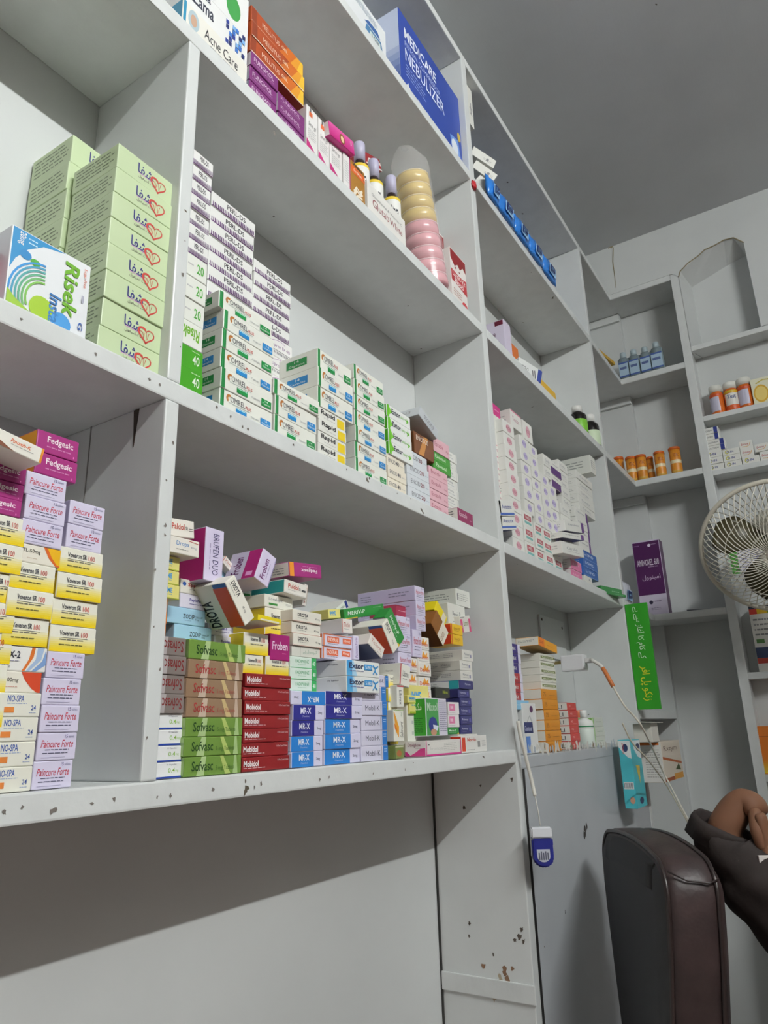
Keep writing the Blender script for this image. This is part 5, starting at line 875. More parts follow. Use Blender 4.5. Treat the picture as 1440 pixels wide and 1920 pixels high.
# ring soaps in a film sleeve
y = .034; Xb = fx(806, y, S2); Xt_z = fz(T8(0, 772)[1], fx(T8(1112, 0)[0], y, S2 + .2), y)
rs = empty('soap_stack', (Xb, y, S2 + .003), 'leaning stack of yellow and pink round soaps in clear film', 'soap')
rs.rotation_euler = (0, math.atan2(fx(T8(1115, 0)[0], y, Xt_z) - Xb, Xt_z - S2) * 1.0, 0)
hs = (Xt_z - S2) / 9.6
for k in range(9):
    c = '#e3a3ab' if k < 5 else '#dcc070'
    r = .0385 - .0006 * k
    lathe('soap', [(r * .86, k * hs + .0002), (r * .97, k * hs + hs * .12), (r, k * hs + hs * .45), (r * .97, k * hs + hs * .8), (r * .8, k * hs + hs * .97), (r * .2, k * hs + hs * .98)], 28, mat(c, .25, 0, .4), rs)
    lathe('rim', [(r * .975, k * hs + hs * .82), (r * .985, k * hs + hs * .86), (r * .88, k * hs + hs * .97), (r * .8, k * hs + hs * .98)], 28, mat(mixh(c, '#ffffff', .45), .3), rs)
film = bpy.data.materials.new('clear_film'); film.use_nodes = True; fb = film.node_tree.nodes['Principled BSDF']
fb.inputs['Base Color'].default_value = (.95, .95, .95, 1); fb.inputs['Roughness'].default_value = .12; fb.inputs['Alpha'].default_value = .16
bm = bmesh.new(); rnd = random.Random(3); rings = []
for k, (rr, zz) in enumerate(((.0395, .004), (.0395, hs * 3), (.0385, hs * 6), (.037, hs * 8.6), (.038, hs * 9.2), (.037, hs * 9.9), (.032, hs * 10.5), (.022, hs * 10.9), (.008, hs * 11.0))):
    rings.append([bm.verts.new((rr * (1 + rnd.uniform(-.06, .06) * (k > 3)) * math.cos(2 * math.pi * i / 20) - (.012 * (k - 4) / 4 if k > 4 else 0), rr * math.sin(2 * math.pi * i / 20) * (1 if k < 6 else .8), zz)) for i in range(20)])
for k in range(len(rings) - 1):
    for i in range(20): bm.faces.new((rings[k][i], rings[k][(i + 1) % 20], rings[k + 1][(i + 1) % 20], rings[k + 1][i]))
obj('film_wrap', bm, film, rs, True)
# blue pillow packs on the third shelf of the right bay
blue = mat('#2f7fd8', .22, 0, .3); navy = mat('#1d2f6a', .4); pale = mat('#9cc8f0', .4)
off = [.0045]
def pillow(name, u0, u1, vt, y, z0, m, label, cat, group, lean=.5, h=None, art=True):
    X0 = fx(u0, y, z0); X1 = fx(u1, y, z0); hh = h or (fz(vt, X0, y) - z0); w_ = X1 - X0
    o = empty(name, (X0, y, z0), label, cat, group); o.rotation_euler = (-lean * .5, 0, 0)
    bm = bmesh.new(); nx, nz = 10, 8; G = {}
    for s in (-1, 1):
        for i in range(nx + 1):
            for j in range(nz + 1):
                if s == 1 and (i in (0, nx) or j in (0, nz)): G[s, i, j] = G[-1, i, j]; continue
                a = i / nx; b = j / nz; bul = (math.sin(math.pi * a) * math.sin(math.pi * b)) ** .5 * .011
                wav = .0015 * math.sin(i * 2.3 + j * 1.7)
                G[s, i, j] = bm.verts.new((a * w_ * .97, .011 + s * (bul + (wav if 0 < i < nx else 0)), b * hh))
    for s in (-1, 1):
        for i in range(nx):
            for j in range(nz):
                q = (G[s, i, j], G[s, i + 1, j], G[s, i + 1, j + 1], G[s, i, j + 1]); bm.faces.new(q if s == -1 else q[::-1])
    obj('pouch', bm, m, o, True)
    if art:
        bm = bmesh.new()
        def quad(a0, b0, a1, b1, dz=.0):
            V = []
            for a, b in ((a0, b0), (a1, b0), (a1, b1), (a0, b1)):
                bul = (max(0, math.sin(math.pi * a)) * max(0, math.sin(math.pi * b))) ** .5 * .011
                V.append(bm.verts.new((a * w_ * .97, .011 - off[0] - bul, b * hh)))
            bm.faces.new(V)
        for q in ((.26, .14, .7, .56),): quad(*q)
        o2 = obj('white_panel', bm, pale, o); bm = bmesh.new(); off[0] = .0055
        for q in ((.3, .18, .37, .52), (.37, .44, .6, .52), (.54, .3, .6, .44), (.37, .24, .6, .32)): quad(*q)
        obj('logo', bm, navy, o); off[0] = .0045
    return o
pk = [(922, 945, 356, 'nearest the white boxes'), (941, 974, 385, 'second along from the white boxes'), (972, 1001, 426, 'third along from the white boxes'), (999, 1027, 467, 'fourth along from the white boxes'), (1025, 1051, 502, 'farthest along the shelf')]
for u0, u1, vt, wh in pk: pillow('wipes_pack', u0, u1, vt, -.014, S3, blue, 'glossy blue soft pack on the high shelf, ' + wh, 'packet', 'blue soft packs on the high shelf', .06, .062)
pillow('sachet', 1174, 1194, 1062, .006, TOP[1] + .003, mat('#cfd2dc', .3), 'white and blue sachet leaning at the corner beside the green sign', 'packet', None, .1, .07)
# ------------------------------------------------------------------ hanging things by the corner post
Xs = U3a + .004; zt_ = TOP[1] - .015; zb_ = fz(1330, Xs, -.03)
hS = zt_ - zb_; ys0 = -.0012; wS = ys0 - fy(1212, Xs, zt_)
o = carton('sign', hS, .01, max(wS, .045)); m3 = Matrix(((0, 1, 0), (0, 0, -1), (-1, 0, 0)))     # text runs down the strip
e1 = Vector((0, 0, -1)); e3 = Vector((0, -1, 0)); e2 = e3.cross(e1)
W_ = max(wS, .045)
base = Vector((Xs, ys0, zt_))
o.matrix_world = Matrix(((e1.x, e2.x, e3.x, base.x), (e1.y, e2.y, e3.y, base.y), (e1.z, e2.z, e3.z, base.z), (0, 0, 0, 1)))
sign = o
tag(o, 'long bright green folded carton with white and yellow handwriting, hanging from the corner shelf', 'sign')
yt = -.048
Xt = fx(1188, yt, H - .05); yb = fy(1165, Xt, H - .05); Xr = fx(1206, yt, H - .05); zt_ = fz(1387, Xt, yt); zb_ = fz(1517, Xt, yt)
yb = min(yb, -.0005)
o = carton('tealb', Xr - Xt, yb - yt, zt_ - zb_); o.location = (Xt, yt, zb_); tag(o, 'tall teal box with navy emblem hung against the grey counter panel', 'box')
yr = -.07; Xq = fx(1247, yr, H - .07); yq = fy(1206, Xq, H - .07); Xq2 = fx(1281, yr, H - .07); zt_ = fz(1391, Xq, yr); zb_ = fz(1468, Xq, yr)
o = carton('rx', Xq2 - Xq, min(yq, -.0005) - yr, zt_ - zb_); o.location = (Xq, yr, zb_); tag(o, 'white supplement box with brown stripe jutting out beside the teal box', 'box')
oc = empty('open_carton', (Xq - .06, min(yq, -.0005) - .05, zt_ + .001), 'open white carton with raised lid on the brown-striped box', 'carton')
bx('carton_body', .0, .07, 0, .045, 0, .045, mat('#d8d5cc'), oc, .0008)
prism('lid_flap', [(-.01, .046), (.05, .05), (.052, .051), (-.01, .0475)], 'x', -.02, .09, mat('#cfccc2'), oc)
# sockets, adapter, cables
Xa = .36; 
pl_ = empty('switch_plate', (0, D - .0005, 0), 'painted switch plate screwed to the back of the lowest right bay', 'switch plate')
p0 = PY(1009, 1152, D - .002); p1 = PY(1062, 1240, D - .002)
bx('plate', p0.x, p1.x, -.005, 0, p1.z, p0.z, M_WOOD, pl_, .001)
for q in ((p0.x + .015, p0.z - .012), (p1.x - .02, p0.z - .02)):
    sc = lathe('screw', [(.004, 0), (.004, .001), (.001, .0015)], 10, mat('#4a4038'), pl_); sc.location = (q[0], -.005, q[1]); sc.rotation_euler = (math.pi / 2, 0, 0)
za0 = fz(1259, Xa, .1); za1 = fz(1229, Xa, .1); yA1 = fy(1051, Xa, (za0 + za1) / 2); yA0 = fy(1094, Xa, (za0 + za1) / 2)
ad = empty('phone_charger', (Xa, 0, 0), 'white square phone charger plugged in above the coral boxes', 'charger')
bx('charger_body', 0, .035, yA0, yA1, za0, za1, mat('#e2e2e4', .35), ad, .004)
zm_ = (za0 + za1) / 2 + .004
bx('usb_plug', .008, .026, yA0 - .017, yA0, zm_ - .006, zm_ + .006, mat('#d6d6d4'), ad, .002)
bx('socket_pin', .012, .02, yA1, D - .001, zm_ - .004, zm_ + .004, mat('#9a8a5a', .3, .8), ad, 0)
cb = empty('charging_cable', (0, 0, 0), 'thin white charging cable with orange tape running down to the seat', 'cable')
c0 = Vector((Xa + .017, yA0 - .015, zm_))
pts = [c0, PY(1110, 1238, yA0 - .035), PY(1128, 1250, yA0 - .055), PY(1143, 1275, yA0 - .075)]
pts2 = [pts[-1], PY(1170, 1322, -.06), PY(1203, 1362, -.105), PX(1245, 1450, .45), PX(1280, 1518, .30), PD(1318, 1586, 1.62)]
cv1 = bez(pts, 8); tube('cable_sleeve', cv1[:-4], .0045, mat('#dcdad4'), cb); tube('cable_tape', cv1[-8:] + bez(pts2, 6)[1:3], .0052, mat('#cf7a44'), cb)
tube('cable_wire', bez(pts2, 8), .0022, mat('#d8d2c4'), cb, seg=6)
cb2 = empty('second_cable', (0, 0, 0), 'thin cream cable running beside the charging cable past the brown-striped box', 'cable')
tube('cable_wire', bez([PY(1167, 1356, -.10), PY(1185, 1392, -.108), PY(1215, 1425, -.12), PX(1248, 1470, .44), PX(1282, 1528, .295), PD(1320, 1597, 1.61)], 8), .0016, mat('#cfc6b0'), cb2, seg=6)
ox = empty('oximeter', PY(1012, 1548, -.035), 'small navy and white fingertip oximeter hanging by a white cord', 'oximeter')
ox.rotation_euler = (0, 0, -1.03)
def uprofile(w_, h_, n=10):
    pts = [(-w_ / 2, -h_ + w_ * .42)]
    for i in range(n + 1):
        a = math.pi + math.pi * i / n; pts.append((w_ / 2 * math.cos(a), -h_ + w_ * .42 + w_ * .42 * math.sin(a)))
    return pts
uw, uh = .034, .062
prism('lower_shell', uprofile(uw, uh) + [(uw / 2, -.018), (-uw / 2, -.018)], 'y', -.014, -.001, mat('#2c3184', .25), ox, .003)
prism('upper_shell', uprofile(uw * .97, uh * .97) + [(uw * .48, -.003), (-uw * .48, -.003)], 'y', -.0005, .014, mat('#e0e2ea', .3), ox, .003)
prism('hinge_cap', [(-uw / 2, -.0175), (uw / 2, -.0175), (uw / 2, -.001), (-uw / 2, -.001)], 'y', -.014, -.001, mat('#dfe1e6', .3), ox, .002)
prism('rating_label', uprofile(uw * .62, uh * .86) + [(uw * .31, -.034), (-uw * .31, -.034)], 'y', -.0148, -.0141, mat('#c4c8d4'), ox)
bx('power_button', uw / 2 - .001, uw / 2 + .002, -.004, .006, -.03, -.02, mat('#2c3184'), ox, .001)
bm = bmesh.new()
for i in range(5): box_bm(bm, -.008 + .0035 * i, -.006 + .0035 * i, -.0152, -.0149, -.05, -.039 + .002 * (i % 2))
obj('label_print', bm, mat('#55586a'), ox)
la = empty('lanyard', (0, 0, 0), 'white cord looped over the lowest shelf holding the oximeter', 'cord')
lp = [PY(971, 1352, -.012), PY(977, 1385, -.014), PY(986, 1420, -.016), PY(997, 1465, -.02), PY(1003, 1492, -.024)]
tube('thick_cord', bez(lp, 6), .0034, mat('#d9d6cc', .8), la); tube('thin_cord', [lp[-1], PY(1009, 1520, -.03), PY(1013, 1548, -.035)], .0011, mat('#cfccc4', .8), la, seg=6)
pp = PX(1252, 1327, .9); u_ = lathe('body', [(.012, 0), (.013, .002), (.013, .036), (.01, .042), (.01, .05), (.008, .052)], 18, mat('#c9cac9'))
bw = empty('small_bottle', (.80, .03, zq + .0245), 'small white bottle on the corner ledge behind the green sign', 'bottle'); u_.parent = bw
o = lathe('cap', [(.0105, .05), (.0105, .062), (.009, .064)], 18, mat('#dcdcda'), bw)
o = prism('folded_paper', [(1.02, -.10), (1.06, -.19), (1.11, -.20), (1.10, -.12)], 'z', TOP[1] + .0005, TOP[1] + .006, mat('#4a4d58')); tag(o, 'dark folded paper lying flat on the end-wall shelf beside the plum box', 'paper')
q = PY(887, 346, -.002)
bm = bmesh.new(); rnd = random.Random(5)
bmesh.ops.create_icosphere(bm, subdivisions=3, radius=1)
for v in bm.verts: v.co = Vector((v.co.x * .009, v.co.y * .004, v.co.z * .012)) * (1 + rnd.uniform(-.25, .25))
o = obj('red_tape', bm, mat('#b8202c'), None, True); o.location = q + Vector((.003, -.001, 0)); tag(o, 'crumpled scrap of red tape stuck on the divider edge below the white boxes', 'tape')
# ------------------------------------------------------------------ fan
n = Vector((-.82, -.06, -.55)).normalized()
fc = Vector((.7, -.405, .505 + H)); RF = .186
fan = empty('fan', fc, 'cream cage fan tilted downward before the end-wall shelves', 'fan')
qr = n.to_track_quat('Z', 'Y').to_matrix().to_4x4(); fan.matrix_world = Matrix.Translation(fc) @ qr
FM = mat('#cfcabb', .35); FMW = mat('#ece8da', .3)
def cage(name, depth, cnt, spiral, r0):
    bm = bmesh.new()
    for k in range(cnt):
        a0 = 2 * math.pi * k / cnt; pts = []
        for i in range(9):
            s = i / 8; r = r0 + (RF - r0) * s; zz = depth * math.cos(s * math.pi / 2) ** .6 if s < 1 else 0
            a = a0 + spiral * (1 - s) ** 1.0
            pts.append((r * math.cos(a), r * math.sin(a), zz))
        tube(None, pts, .0014, None, seg=4, bm=bm)
    for rr in (.35, .68):
        s = (RF * rr - r0) / (RF - r0); zz = depth * math.cos(s * math.pi / 2) ** .6
        tube(None, [(RF * rr * math.cos(2 * math.pi * i / 48), RF * rr * math.sin(2 * math.pi * i / 48), zz) for i in range(48)], .0011, None, closed=True, seg=4, bm=bm)
    return obj(name, bm, FMW, fan, True)
cage('front_cage', .06, 60, .75, .03); cage('rear_cage', -.07, 60, 0, .045)
tube('cage_ring', [(RF * math.cos(2 * math.pi * i / 72), RF * math.sin(2 * math.pi * i / 72), 0) for i in range(72)], .0068, FM, fan, closed=True, seg=10)
lathe('front_badge', [(.033, .05), (.033, .056), (.025, .06), (.0, .061)], 28, FM, fan)
lathe('hub', [(.03, -.03), (.032, .0), (.026, .02), (.01, .028)], 28, mat('#7a7358', .4), fan)
for k in range(4):
    bm = bmesh.new(); a0 = 2 * math.pi * k / 4 - .62; NR, NA = 9, 7; g = []
    for i in range(NR):
        s = i / (NR - 1); r = .026 + (.158 - .026) * s; wd = (.20 + .20 * math.sin(s * math.pi * .75)) * (1 - .55 * max(0, s - .8) / .2)
        row = []
        for j in range(NA):
            tt = j / (NA - 1) - .5; a = a0 + tt * 2 * wd + .25 * s
            row.append(bm.verts.new((r * math.cos(a), r * math.sin(a), -.006 + tt * .07 * (1 - .3 * s))))
        g.append(row)
    for i in range(NR - 1):
        for j in range(NA - 1): bm.faces.new((g[i][j], g[i + 1][j], g[i + 1][j + 1], g[i][j + 1]))
    bmesh.ops.solidify(bm, geom=list(bm.faces), thickness=.0022)
    obj('blade', bm, mat('#6f6748', .3), fan, True)
lathe('motor_housing', [(.04, -.17), (.055, -.15), (.058, -.1), (.05, -.07), (.03, -.045)], 28, FM, fan)
inv = (Matrix.Translation(fc) @ qr).inverted()
mp = (Matrix.Translation(fc) @ qr) @ Vector((0, 0, -.12))
pole = tube('pole', [inv @ mp, inv @ Vector((mp.x, mp.y - .03, mp.z - .1)), inv @ Vector((mp.x, mp.y - .03, .03))], .013, FM, fan, seg=14)
bs = bmesh.new()
for k in range(2):
    a = math.pi / 4 + math.pi / 2 * k
    tube(None, [inv @ Vector((mp.x + s * .17 * math.cos(a), mp.y - .03 + s * .17 * math.sin(a), .013 + .015 * (1 - abs(s)))) for s in (-1, -.5, 0, .5, 1)], .012, None, seg=10, bm=bs)
obj('cross_base', bs, FM, fan, True)
# ------------------------------------------------------------------ chair
LEA = bpy.data.materials.new('brown_leather'); LEA.use_nodes = True; nt = LEA.node_tree; b = nt.nodes['Principled BSDF']
tc = nt.nodes.new('ShaderNodeTexCoord'); nz = nt.nodes.new('ShaderNodeTexNoise'); nz.inputs['Scale'].default_value = 14; nz.inputs['Detail'].default_value = 6; nt.links.new(tc.outputs['Object'], nz.inputs['Vector'])
cr = nt.nodes.new('ShaderNodeValToRGB'); cr.color_ramp.elements[0].color = rgb('#241a1a'); cr.color_ramp.elements[1].color = rgb('#40302f'); cr.color_ramp.elements[0].position = .35; cr.color_ramp.elements[1].position = .75
nt.links.new(nz.outputs[0], cr.inputs[0]); nt.links.new(cr.outputs[0], b.inputs['Base Color']); b.inputs['Roughness'].default_value = .5
vo = nt.nodes.new('ShaderNodeTexVoronoi'); vo.inputs['Scale'].default_value = 160; nt.links.new(tc.outputs['Object'], vo.inputs['Vector'])
bp = nt.nodes.new('ShaderNodeBump'); bp.inputs['Strength'].default_value = .12; bp.inputs['Distance'].default_value = .002; nt.links.new(vo.outputs['Distance'], bp.inputs['Height']); nt.links.new(bp.outputs[0], b.inputs['Normal'])
CLO = mat('#3a3a3c', .75); PIP = mat('#2a201f', .35); BLK = mat('#1c1b1b', .5)
P1 = Vector((-.2877, -.2443)); P2 = Vector((.065, -.046)); wd = (P2 - P1); CWID = wd.length; wd.normalize(); td = Vector((wd.y, -wd.x))
zch = H - .13
ch = empty('office_chair', (0, 0, 0), 'dark brown leather high-back office chair seen from behind', 'chair')
midc = (P1 + P2) / 2
ch.matrix_world = Matrix(((wd.x, td.x, 0, midc.x), (wd.y, td.y, 0, midc.y), (0, 0, 1, zch), (0, 0, 0, 1)))   # local x: width, y: towards the sitter, z up (left-handed safe: checked below)
hw = CWID / 2; HB = .62
def outline(sc=1.0, inset=0.0):
    pts = []; N = 14; rr = .055
    for i in range(N + 1):                                       # near side, bottom to top (x=-hw side)
        s = i / N; z = -HB + (HB - rr) * s; hwz = (hw - inset) * (.60 + .40 * min(1, (s * 1.12)) ** .9); pts.append((-hwz, z))
    for i in range(1, 8):
        a = math.pi - math.pi / 2 * i / 8; pts.append((-(hw - inset) + rr + (rr) * math.cos(a), -rr + (rr - inset) * math.sin(a)))
    pts2 = [(-x * (1 - .72 * min(1, max(0, -z - .04) / .36) ** 1.4), z) for x, z in pts[::-1]]
    return pts + [(x, -inset + .010 * (1 - (x / (hw - rr)) ** 2)) for x in [(-hw + rr) + 2 * (hw - rr) * k / 8 for k in range(0, 9)]] + pts2
def curve_y(z): return .075 * z           # lumbar bend towards the sitter
def slab(name, levels, m, cap0=True, cap1=True):
    bm = bmesh.new(); R_ = []
    for yy, inset in levels: R_.append([bm.verts.new((x, yy + curve_y(z), z)) for x, z in outline(1, inset)])
    nn = len(R_[0])
    for a, b2 in zip(R_, R_[1:]):
        for i in range(nn): bm.faces.new((a[i], a[(i + 1) % nn], b2[(i + 1) % nn], b2[i]))
    if cap0: bm.faces.new(R_[0])
    if cap1: bm.faces.new(R_[-1][::-1])
    bmesh.ops.recalc_face_normals(bm, faces=bm.faces)
    return obj(name, bm, m, ch, True)
slab('back_shell', [(.0, .012), (-.004, .02), (-.006, .05)], CLO, cap0=False)
slab('backrest', [(.0, .012), (.004, .003), (.015, .0), (.05, .0), (.075, .006), (.086, .02), (.091, .05)], LEA, cap0=False)
for yy, ins in ((.002, .004), (.072, .004)):
    tube('piping', [(x, yy + curve_y(z), z) for x, z in outline(1, ins)], .0035, PIP, ch, closed=True, seg=6)
for zz in (-.028,):
    tube('side_seam', [(-hw - .001 + .006, .004 + curve_y(zz), zz + .012), (-hw + .0015, .03 + curve_y(zz), zz), (-hw + .0015, .06 + curve_y(zz), zz - .004), (-hw + .006, .075 + curve_y(zz), zz)], .0014, PIP, ch, seg=6)
sb = bmesh.new(); box_bm(sb, -.2, .2, .06, .42, -HB - .06, -HB + .03); bmesh.ops.bevel(sb, geom=list(sb.edges), offset=.03, segments=4, affect='EDGES'); obj('seat', sb, LEA, ch, True)
for s in (-1, 1): tube('armrest', [(s * .2, .12, -HB + .0), (s * .235, .12, -HB + .12), (s * .235, .16, -HB + .16), (s * .235, .34, -HB + .16), (s * .235, .38, -HB + .1), (s * .2, .38, -HB + .0)], .014, BLK, ch)
tube('gas_column', [(0, .26, -HB - .06), (0, .26, -zch + .07)], .025, BLK, ch, seg=14)
for k in range(5):
    a = 2 * math.pi * k / 5 + .3; lg = tube('leg', [(0, .26, -zch + .09), (.24 * math.cos(a), .26 + .24 * math.sin(a), -zch + .06)], [.022, .014], BLK, ch)
    cw = tube('caster', [(.24 * math.cos(a) - .012 * math.sin(a), .26 + .24 * math.sin(a) + .012 * math.cos(a), -zch + .026), (.24 * math.cos(a) + .012 * math.sin(a), .26 + .24 * math.sin(a) - .012 * math.cos(a), -zch + .026)], .025, BLK, ch, seg=14)
# ------------------------------------------------------------------ person: seated beyond the frame, one arm reaching in
SK = bpy.data.materials.new('skin'); SK.use_nodes = True; sbd = SK.node_tree.nodes['Principled BSDF']; sbd.inputs['Base Color'].default_value = rgb('#744e37'); sbd.inputs['Roughness'].default_value = .68; sbd.inputs['Subsurface Weight'].default_value = .08; sbd.inputs['Subsurface Radius'].default_value = (.02, .008, .004)
def skin(name, nodes, edges, m, parent, levels=2, root=(0,)):
    """nodes: list of (point, radius or (rx, ry))"""
    me = bpy.data.meshes.new(name); me.from_pydata([tuple(p) for p, r in nodes], edges, []); me.materials.append(m)
    o = bpy.data.objects.new(name, me); C.objects.link(o)
    if parent: o.parent = parent
    md = o.modifiers.new('Skin', 'SKIN'); md.use_smooth_shade = True
    for i, (p, r) in enumerate(nodes):
        sv = me.skin_vertices[0].data[i]; sv.radius = (r, r) if not isinstance(r, tuple) else r; sv.use_root = (i in root)
    s = o.modifiers.new('Subdivision', 'SUBSURF'); s.levels = levels; s.render_levels = levels
    return o
wristP = PD(1366, 1538, 1.45); elbow = PD(1506, 1718, 1.46)
tor = Vector((.13, -.71)); pel = Vector((tor.x - .02, tor.y, .50 + .0)); 
chest = Vector((tor.x + .01, tor.y, .84)); neck = Vector((tor.x + .03, tor.y, 1.02)); 
lsh = Vector((tor.x - .01, tor.y + .15, .96)); rsh = Vector((tor.x + .0, tor.y - .15, .96))
fwd = Vector((-.25, 1, 0)).normalized()
N = []; E_ = []
def nd(p, r, link=None):
    N.append((Vector(p), r)); i = len(N) - 1
    if link is not None: E_.append((link, i))
    return i
ip = nd(pel, (.11, .11)); iw = nd(pel + Vector((.01, 0, .15)), (.1, .1), ip); ic = nd(chest, (.115, .11), iw); inb = nd(Vector((tor.x + .01, tor.y, .985)), .055, ic)
inn = nd(neck, .045, inb); ih1 = nd(neck + Vector((.03, 0, .055)), (.06, .062), inn); ih2 = nd(neck + Vector((.033, 0, .12)), (.072, .072), ih1); ih3 = nd(neck + Vector((.025, 0, .17)), (.054, .054), ih2)
il = nd(lsh, .05, ic); ila = nd((lsh + elbow) / 2, .041, il); ie = nd(elbow, .036, ila); ifm = nd(PD(1420, 1650, 1.455), .036, ie); ifm2 = nd(PD(1350, 1568, 1.452), .034, ifm); iwr = nd(wristP, (.035, .03), ifm2); iwr = nd(PD(1382, 1513, 1.449), (.033, .028), iwr)
apex = PD(1396, 1498, 1.447); iap = nd(apex, (.030, .025), iwr)
palm = PD(1415, 1507, 1.442); ipm = nd(palm, (.03, .023), iap)
kc = PD(1424, 1534, 1.438); ikn = nd(kc, (.031, .019), ipm)
side = CF.cross(Vector((0, 0, 1))).normalized()             # across the picture
depthv = Vector((CF.x, CF.y, 0)).normalized()
tips = []; ROOTS = []
for k, (dd, du, ln, rad) in enumerate(((-.026, -.012, .076, .0088), (-.009, -.002, .084, .0092), (.009, .006, .078, .0088), (.025, .013, .064, .0078))):
    b0 = kc + depthv * dd + side * du + Vector((0, 0, .012))
    d1 = (Vector((0, 0, -1)) + side * .06).normalized(); d2 = (Vector((0, 0, -1)) - side * .22).normalized(); d3 = (Vector((0, 0, -1)) - side * .55).normalized()
    a0 = nd(b0, rad * 1.1); ROOTS.append(a0); a1 = nd(b0 + d1 * (ln * .5 + .012), rad * 1.05, a0); a2 = nd(N[a1][0] + d2 * ln * .32, rad * .95, a1); a3 = nd(N[a2][0] + d3 * ln * .24, rad * .8, a2); tips.append(N[a3][0])
tb = nd(palm - side * .008 - depthv * .016 + Vector((0, 0, -.004)), .012); ROOTS.append(tb); t2 = nd(N[tb][0] + Vector((0, 0, -.034)) - depthv * .016 - side * .012, .0108, tb); t3 = nd(N[t2][0] + Vector((0, 0, -.03)) + side * .006, .009, t2)
ir = nd(rsh, .05, ic); re = Vector((rsh.x + .06, rsh.y - .05, .72)); ira = nd((rsh + re) / 2, .041, ir); ire = nd(re, .034, ira); rw = Vector((rsh.x + .25, rsh.y + .0, .66)); irw = nd(rw, .024, ire); irh = nd(rw + Vector((.06, 0, -.005)), (.03, .016), irw)
for k in range(4):
    f0 = nd(N[irh][0] + Vector((.018, -.022 + .014 * k, -.002)), .0088, irh); f1 = nd(N[f0][0] + Vector((.03, 0, -.008)), .0082, f0); f2 = nd(N[f1][0] + Vector((.02, 0, -.016)), .007, f1)
q0 = nd(N[irh][0] + Vector((-.012, .034, .0)), .0105, irh); q1 = nd(N[q0][0] + Vector((.024, .016, -.004)), .009, q0)
for s in (-1, 1):
    hp = nd(pel + Vector((.02, s * .075, -.02)), .085, ip); kn_ = nd(Vector((tor.x + .36, tor.y + s * .11, .47)), .055, hp); an = nd(Vector((tor.x + .34, tor.y + s * .11, .09)), .036, kn_); ft = nd(Vector((tor.x + .44, tor.y + s * .12, .04)), (.035, .026), an)
per = empty('person', (0, 0, 0), 'person in a dark brown shirt reaching one hand in beside the chair', 'person')
skin('body', N, E_, SK, per, 2, (0,) + tuple(ROOTS))
SHM = paint('dark_brown_cloth', '#2b2220', .85, .25, 0, .25, 40)
SN = []; SE = []
def sn(p, r, link=None):
    SN.append((Vector(p), r)); i = len(SN) - 1
    if link is not None: SE.append((link, i))
    return i
a = sn(pel + Vector((0, 0, .02)), (.13, .13)); b_ = sn(pel + Vector((.01, 0, .16)), (.12, .12), a); c_ = sn(chest, (.132, .126), b_); d_ = sn(Vector((tor.x + .01, tor.y, .965)), (.08, .08), c_)
l_ = sn(lsh + Vector((0, 0, .005)), .066, c_); l2 = sn((lsh + elbow) / 2, .062, l_); l3 = sn(elbow, .066, l2)
r_ = sn(rsh + Vector((0, 0, .005)), .066, c_); r2 = sn((rsh + re) / 2, .056, r_); r3 = sn(re, .05, r2); r4 = sn(re.lerp(rw, .75), .04, r3)
skin('shirt', SN, SE, SHM, per, 2)
# the visible sleeve with its turned-back cuff
sl = bmesh.new(); path = [PD(1512, 1722, 1.46), PD(1470, 1690, 1.455), PD(1432, 1655, 1.45), PD(1400, 1618, 1.45), PD(1372, 1585, 1.45), PD(1357, 1554, 1.45)]
pth = bez(path, 6); axis0 = (path[-1] - path[0]).normalized(); rings = []
def ring(p, ax, ra, rb, ph, seg=40):
    a = ax.cross(CF).normalized(); b2 = ax.cross(a).normalized(); out = []
    for i in range(seg):
        t_ = 2 * math.pi * i / seg; w2 = 1 + .05 * math.sin(3 * t_ + ph) + .03 * math.sin(7 * t_ + ph * 1.7)
        out.append(sl.verts.new(p + a * ra * w2 * math.cos(t_) + b2 * rb * w2 * math.sin(t_)))
    return out
nP = len(pth)
for i, p in enumerate(pth):
    s = i / (nP - 1); ax = (pth[min(i + 1, nP - 1)] - pth[max(i - 1, 0)]).normalized()
    ax = ax.lerp((CR * .33 + CU * .94).normalized(), max(0, s - .75) * 4).normalized()
    ra = .074 - .022 * s + .004 * math.sin(s * 17); rings.append(ring(p, ax, ra, .055 - .008 * s, s * 6))
ax = (CR * .33 + CU * .94).normalized(); e = pth[-1]
for (off, ra, rb) in ((.0, .0505, .046), (-.026, .0545, .05), (-.028, .0575, .053), (.0, .0565, .051), (.008, .0535, .049), (.006, .049, .045), (-.02, .045, .041)):
    rings.append(ring(e + ax * off, ax, ra, rb, 6))
for A, B in zip(rings, rings[1:]):
    for i in range(40): sl.faces.new((A[i], A[(i + 1) % 40], B[(i + 1) % 40], B[i]))
bmesh.ops.recalc_face_normals(sl, faces=sl.faces)
obj('sleeve', sl, SHM, per, True)
TN = [(pel, (.13, .13))]; TE_ = []
for s in (-1, 1):
    b0 = len(TN); TN += [(pel + Vector((.03, s * .08, -.02)), .095), (Vector((tor.x + .36, tor.y + s * .11, .475)), .068), (Vector((tor.x + .34, tor.y + s * .11, .12)), .055)]; TE_ += [(0, b0), (b0, b0 + 1), (b0 + 1, b0 + 2)]
skin('trousers', TN, TE_, mat('#3a342e', .9), per, 2)
hd = N[ih2][0]
hb = bmesh.new(); bmesh.ops.create_uvsphere(hb, u_segments=24, v_segments=14, radius=1)
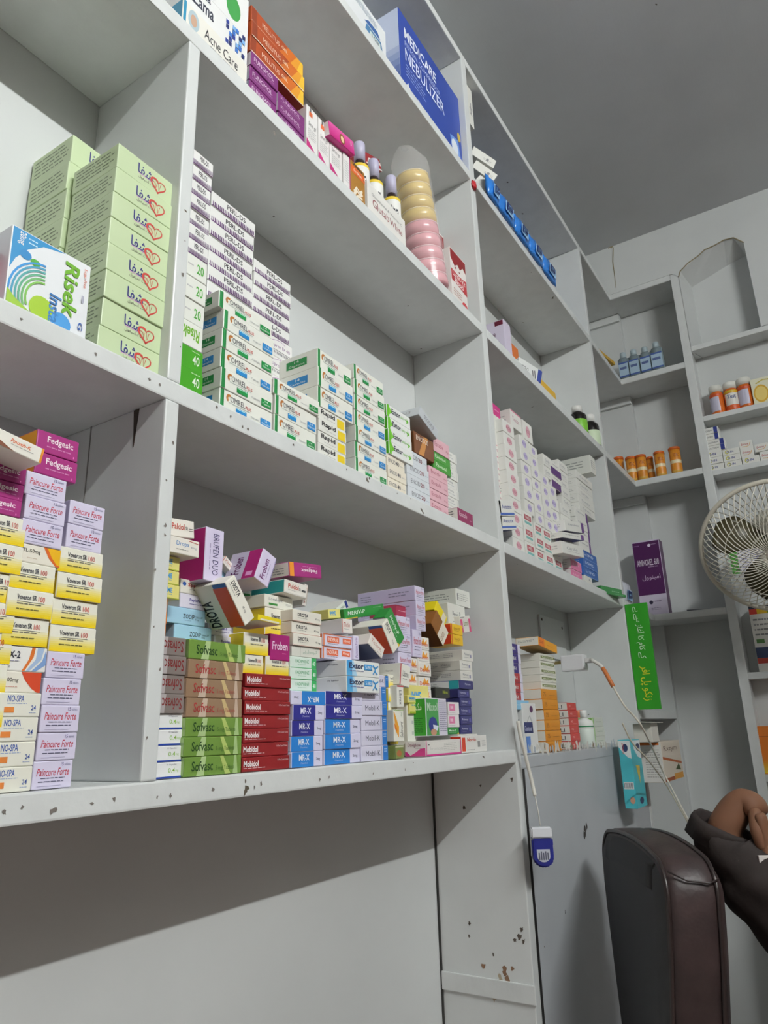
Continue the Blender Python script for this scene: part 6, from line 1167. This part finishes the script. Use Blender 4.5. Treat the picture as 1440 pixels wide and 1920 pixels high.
for v in list(hb.verts):
    if v.co.z < -.15 and v.co.x > -.2: hb.verts.remove(v)
for v in hb.verts: v.co = Vector((v.co.x * .088 - .008, v.co.y * .08, v.co.z * .085 + .022)) + hd
obj('hair', hb, mat('#17120f', .7), per, True)
fb_ = bmesh.new(); bmesh.ops.create_cone(fb_, segments=10, radius1=.012, radius2=.005, depth=.035, cap_ends=True)
for v in fb_.verts: v.co = Vector((v.co.x * .9 + .082 + (-v.co.z) * .35, v.co.y, v.co.z - .012)) + hd
obj('nose', fb_, SK, per, True)
for s in (-1, 1):
    ey = bmesh.new(); bmesh.ops.create_uvsphere(ey, u_segments=12, v_segments=8, radius=.009)
    for v in ey.verts: v.co += hd + Vector((.062, s * .026, .008))
    obj('eye', ey, mat('#e8e4dc', .2), per, True)
    ea = bmesh.new(); bmesh.ops.create_uvsphere(ea, u_segments=12, v_segments=8, radius=1)
    for v in ea.verts: v.co = Vector((v.co.x * .016, v.co.y * .008, v.co.z * .026)) + hd + Vector((0, s * .072, -.008))
    obj('ear', ea, SK, per, True)
mo = bmesh.new(); box_bm(mo, hd.x + .058, hd.x + .066, hd.y - .02, hd.y + .02, hd.z - .05, hd.z - .042, 0, .003); obj('mouth', mo, mat('#7a4038'), per, True)
st = empty('stool', (tor.x - .02, tor.y, 0), 'low round stool under the person', 'stool')
lathe('seat', [(.15, .36), (.16, .37), (.16, .395), (.14, .405)], 28, BLK, st)
for k in range(4):
    a = math.pi / 4 + k * math.pi / 2; tube('leg', [(.1 * math.cos(a), .1 * math.sin(a), .36), (.15 * math.cos(a), .15 * math.sin(a), 0)], .012, BLK, st)
kx = min(tips, key=lambda p: p.z)
KINDS['held'] = dict(c='#dcd6d2', lc='#c9a49c', name='medicine_box', desc='', F=[('ln', .1, .3, .8, .4, 3, '#c08a80')])
o = carton('held', .06, .05, .035); o.location = PD(1424, 1616, 1.40) + Vector((0, 0, -.026)); o.rotation_euler = (0, 0, -1.0); tag(o, 'small white and pink box under the reaching fingertips', 'box')
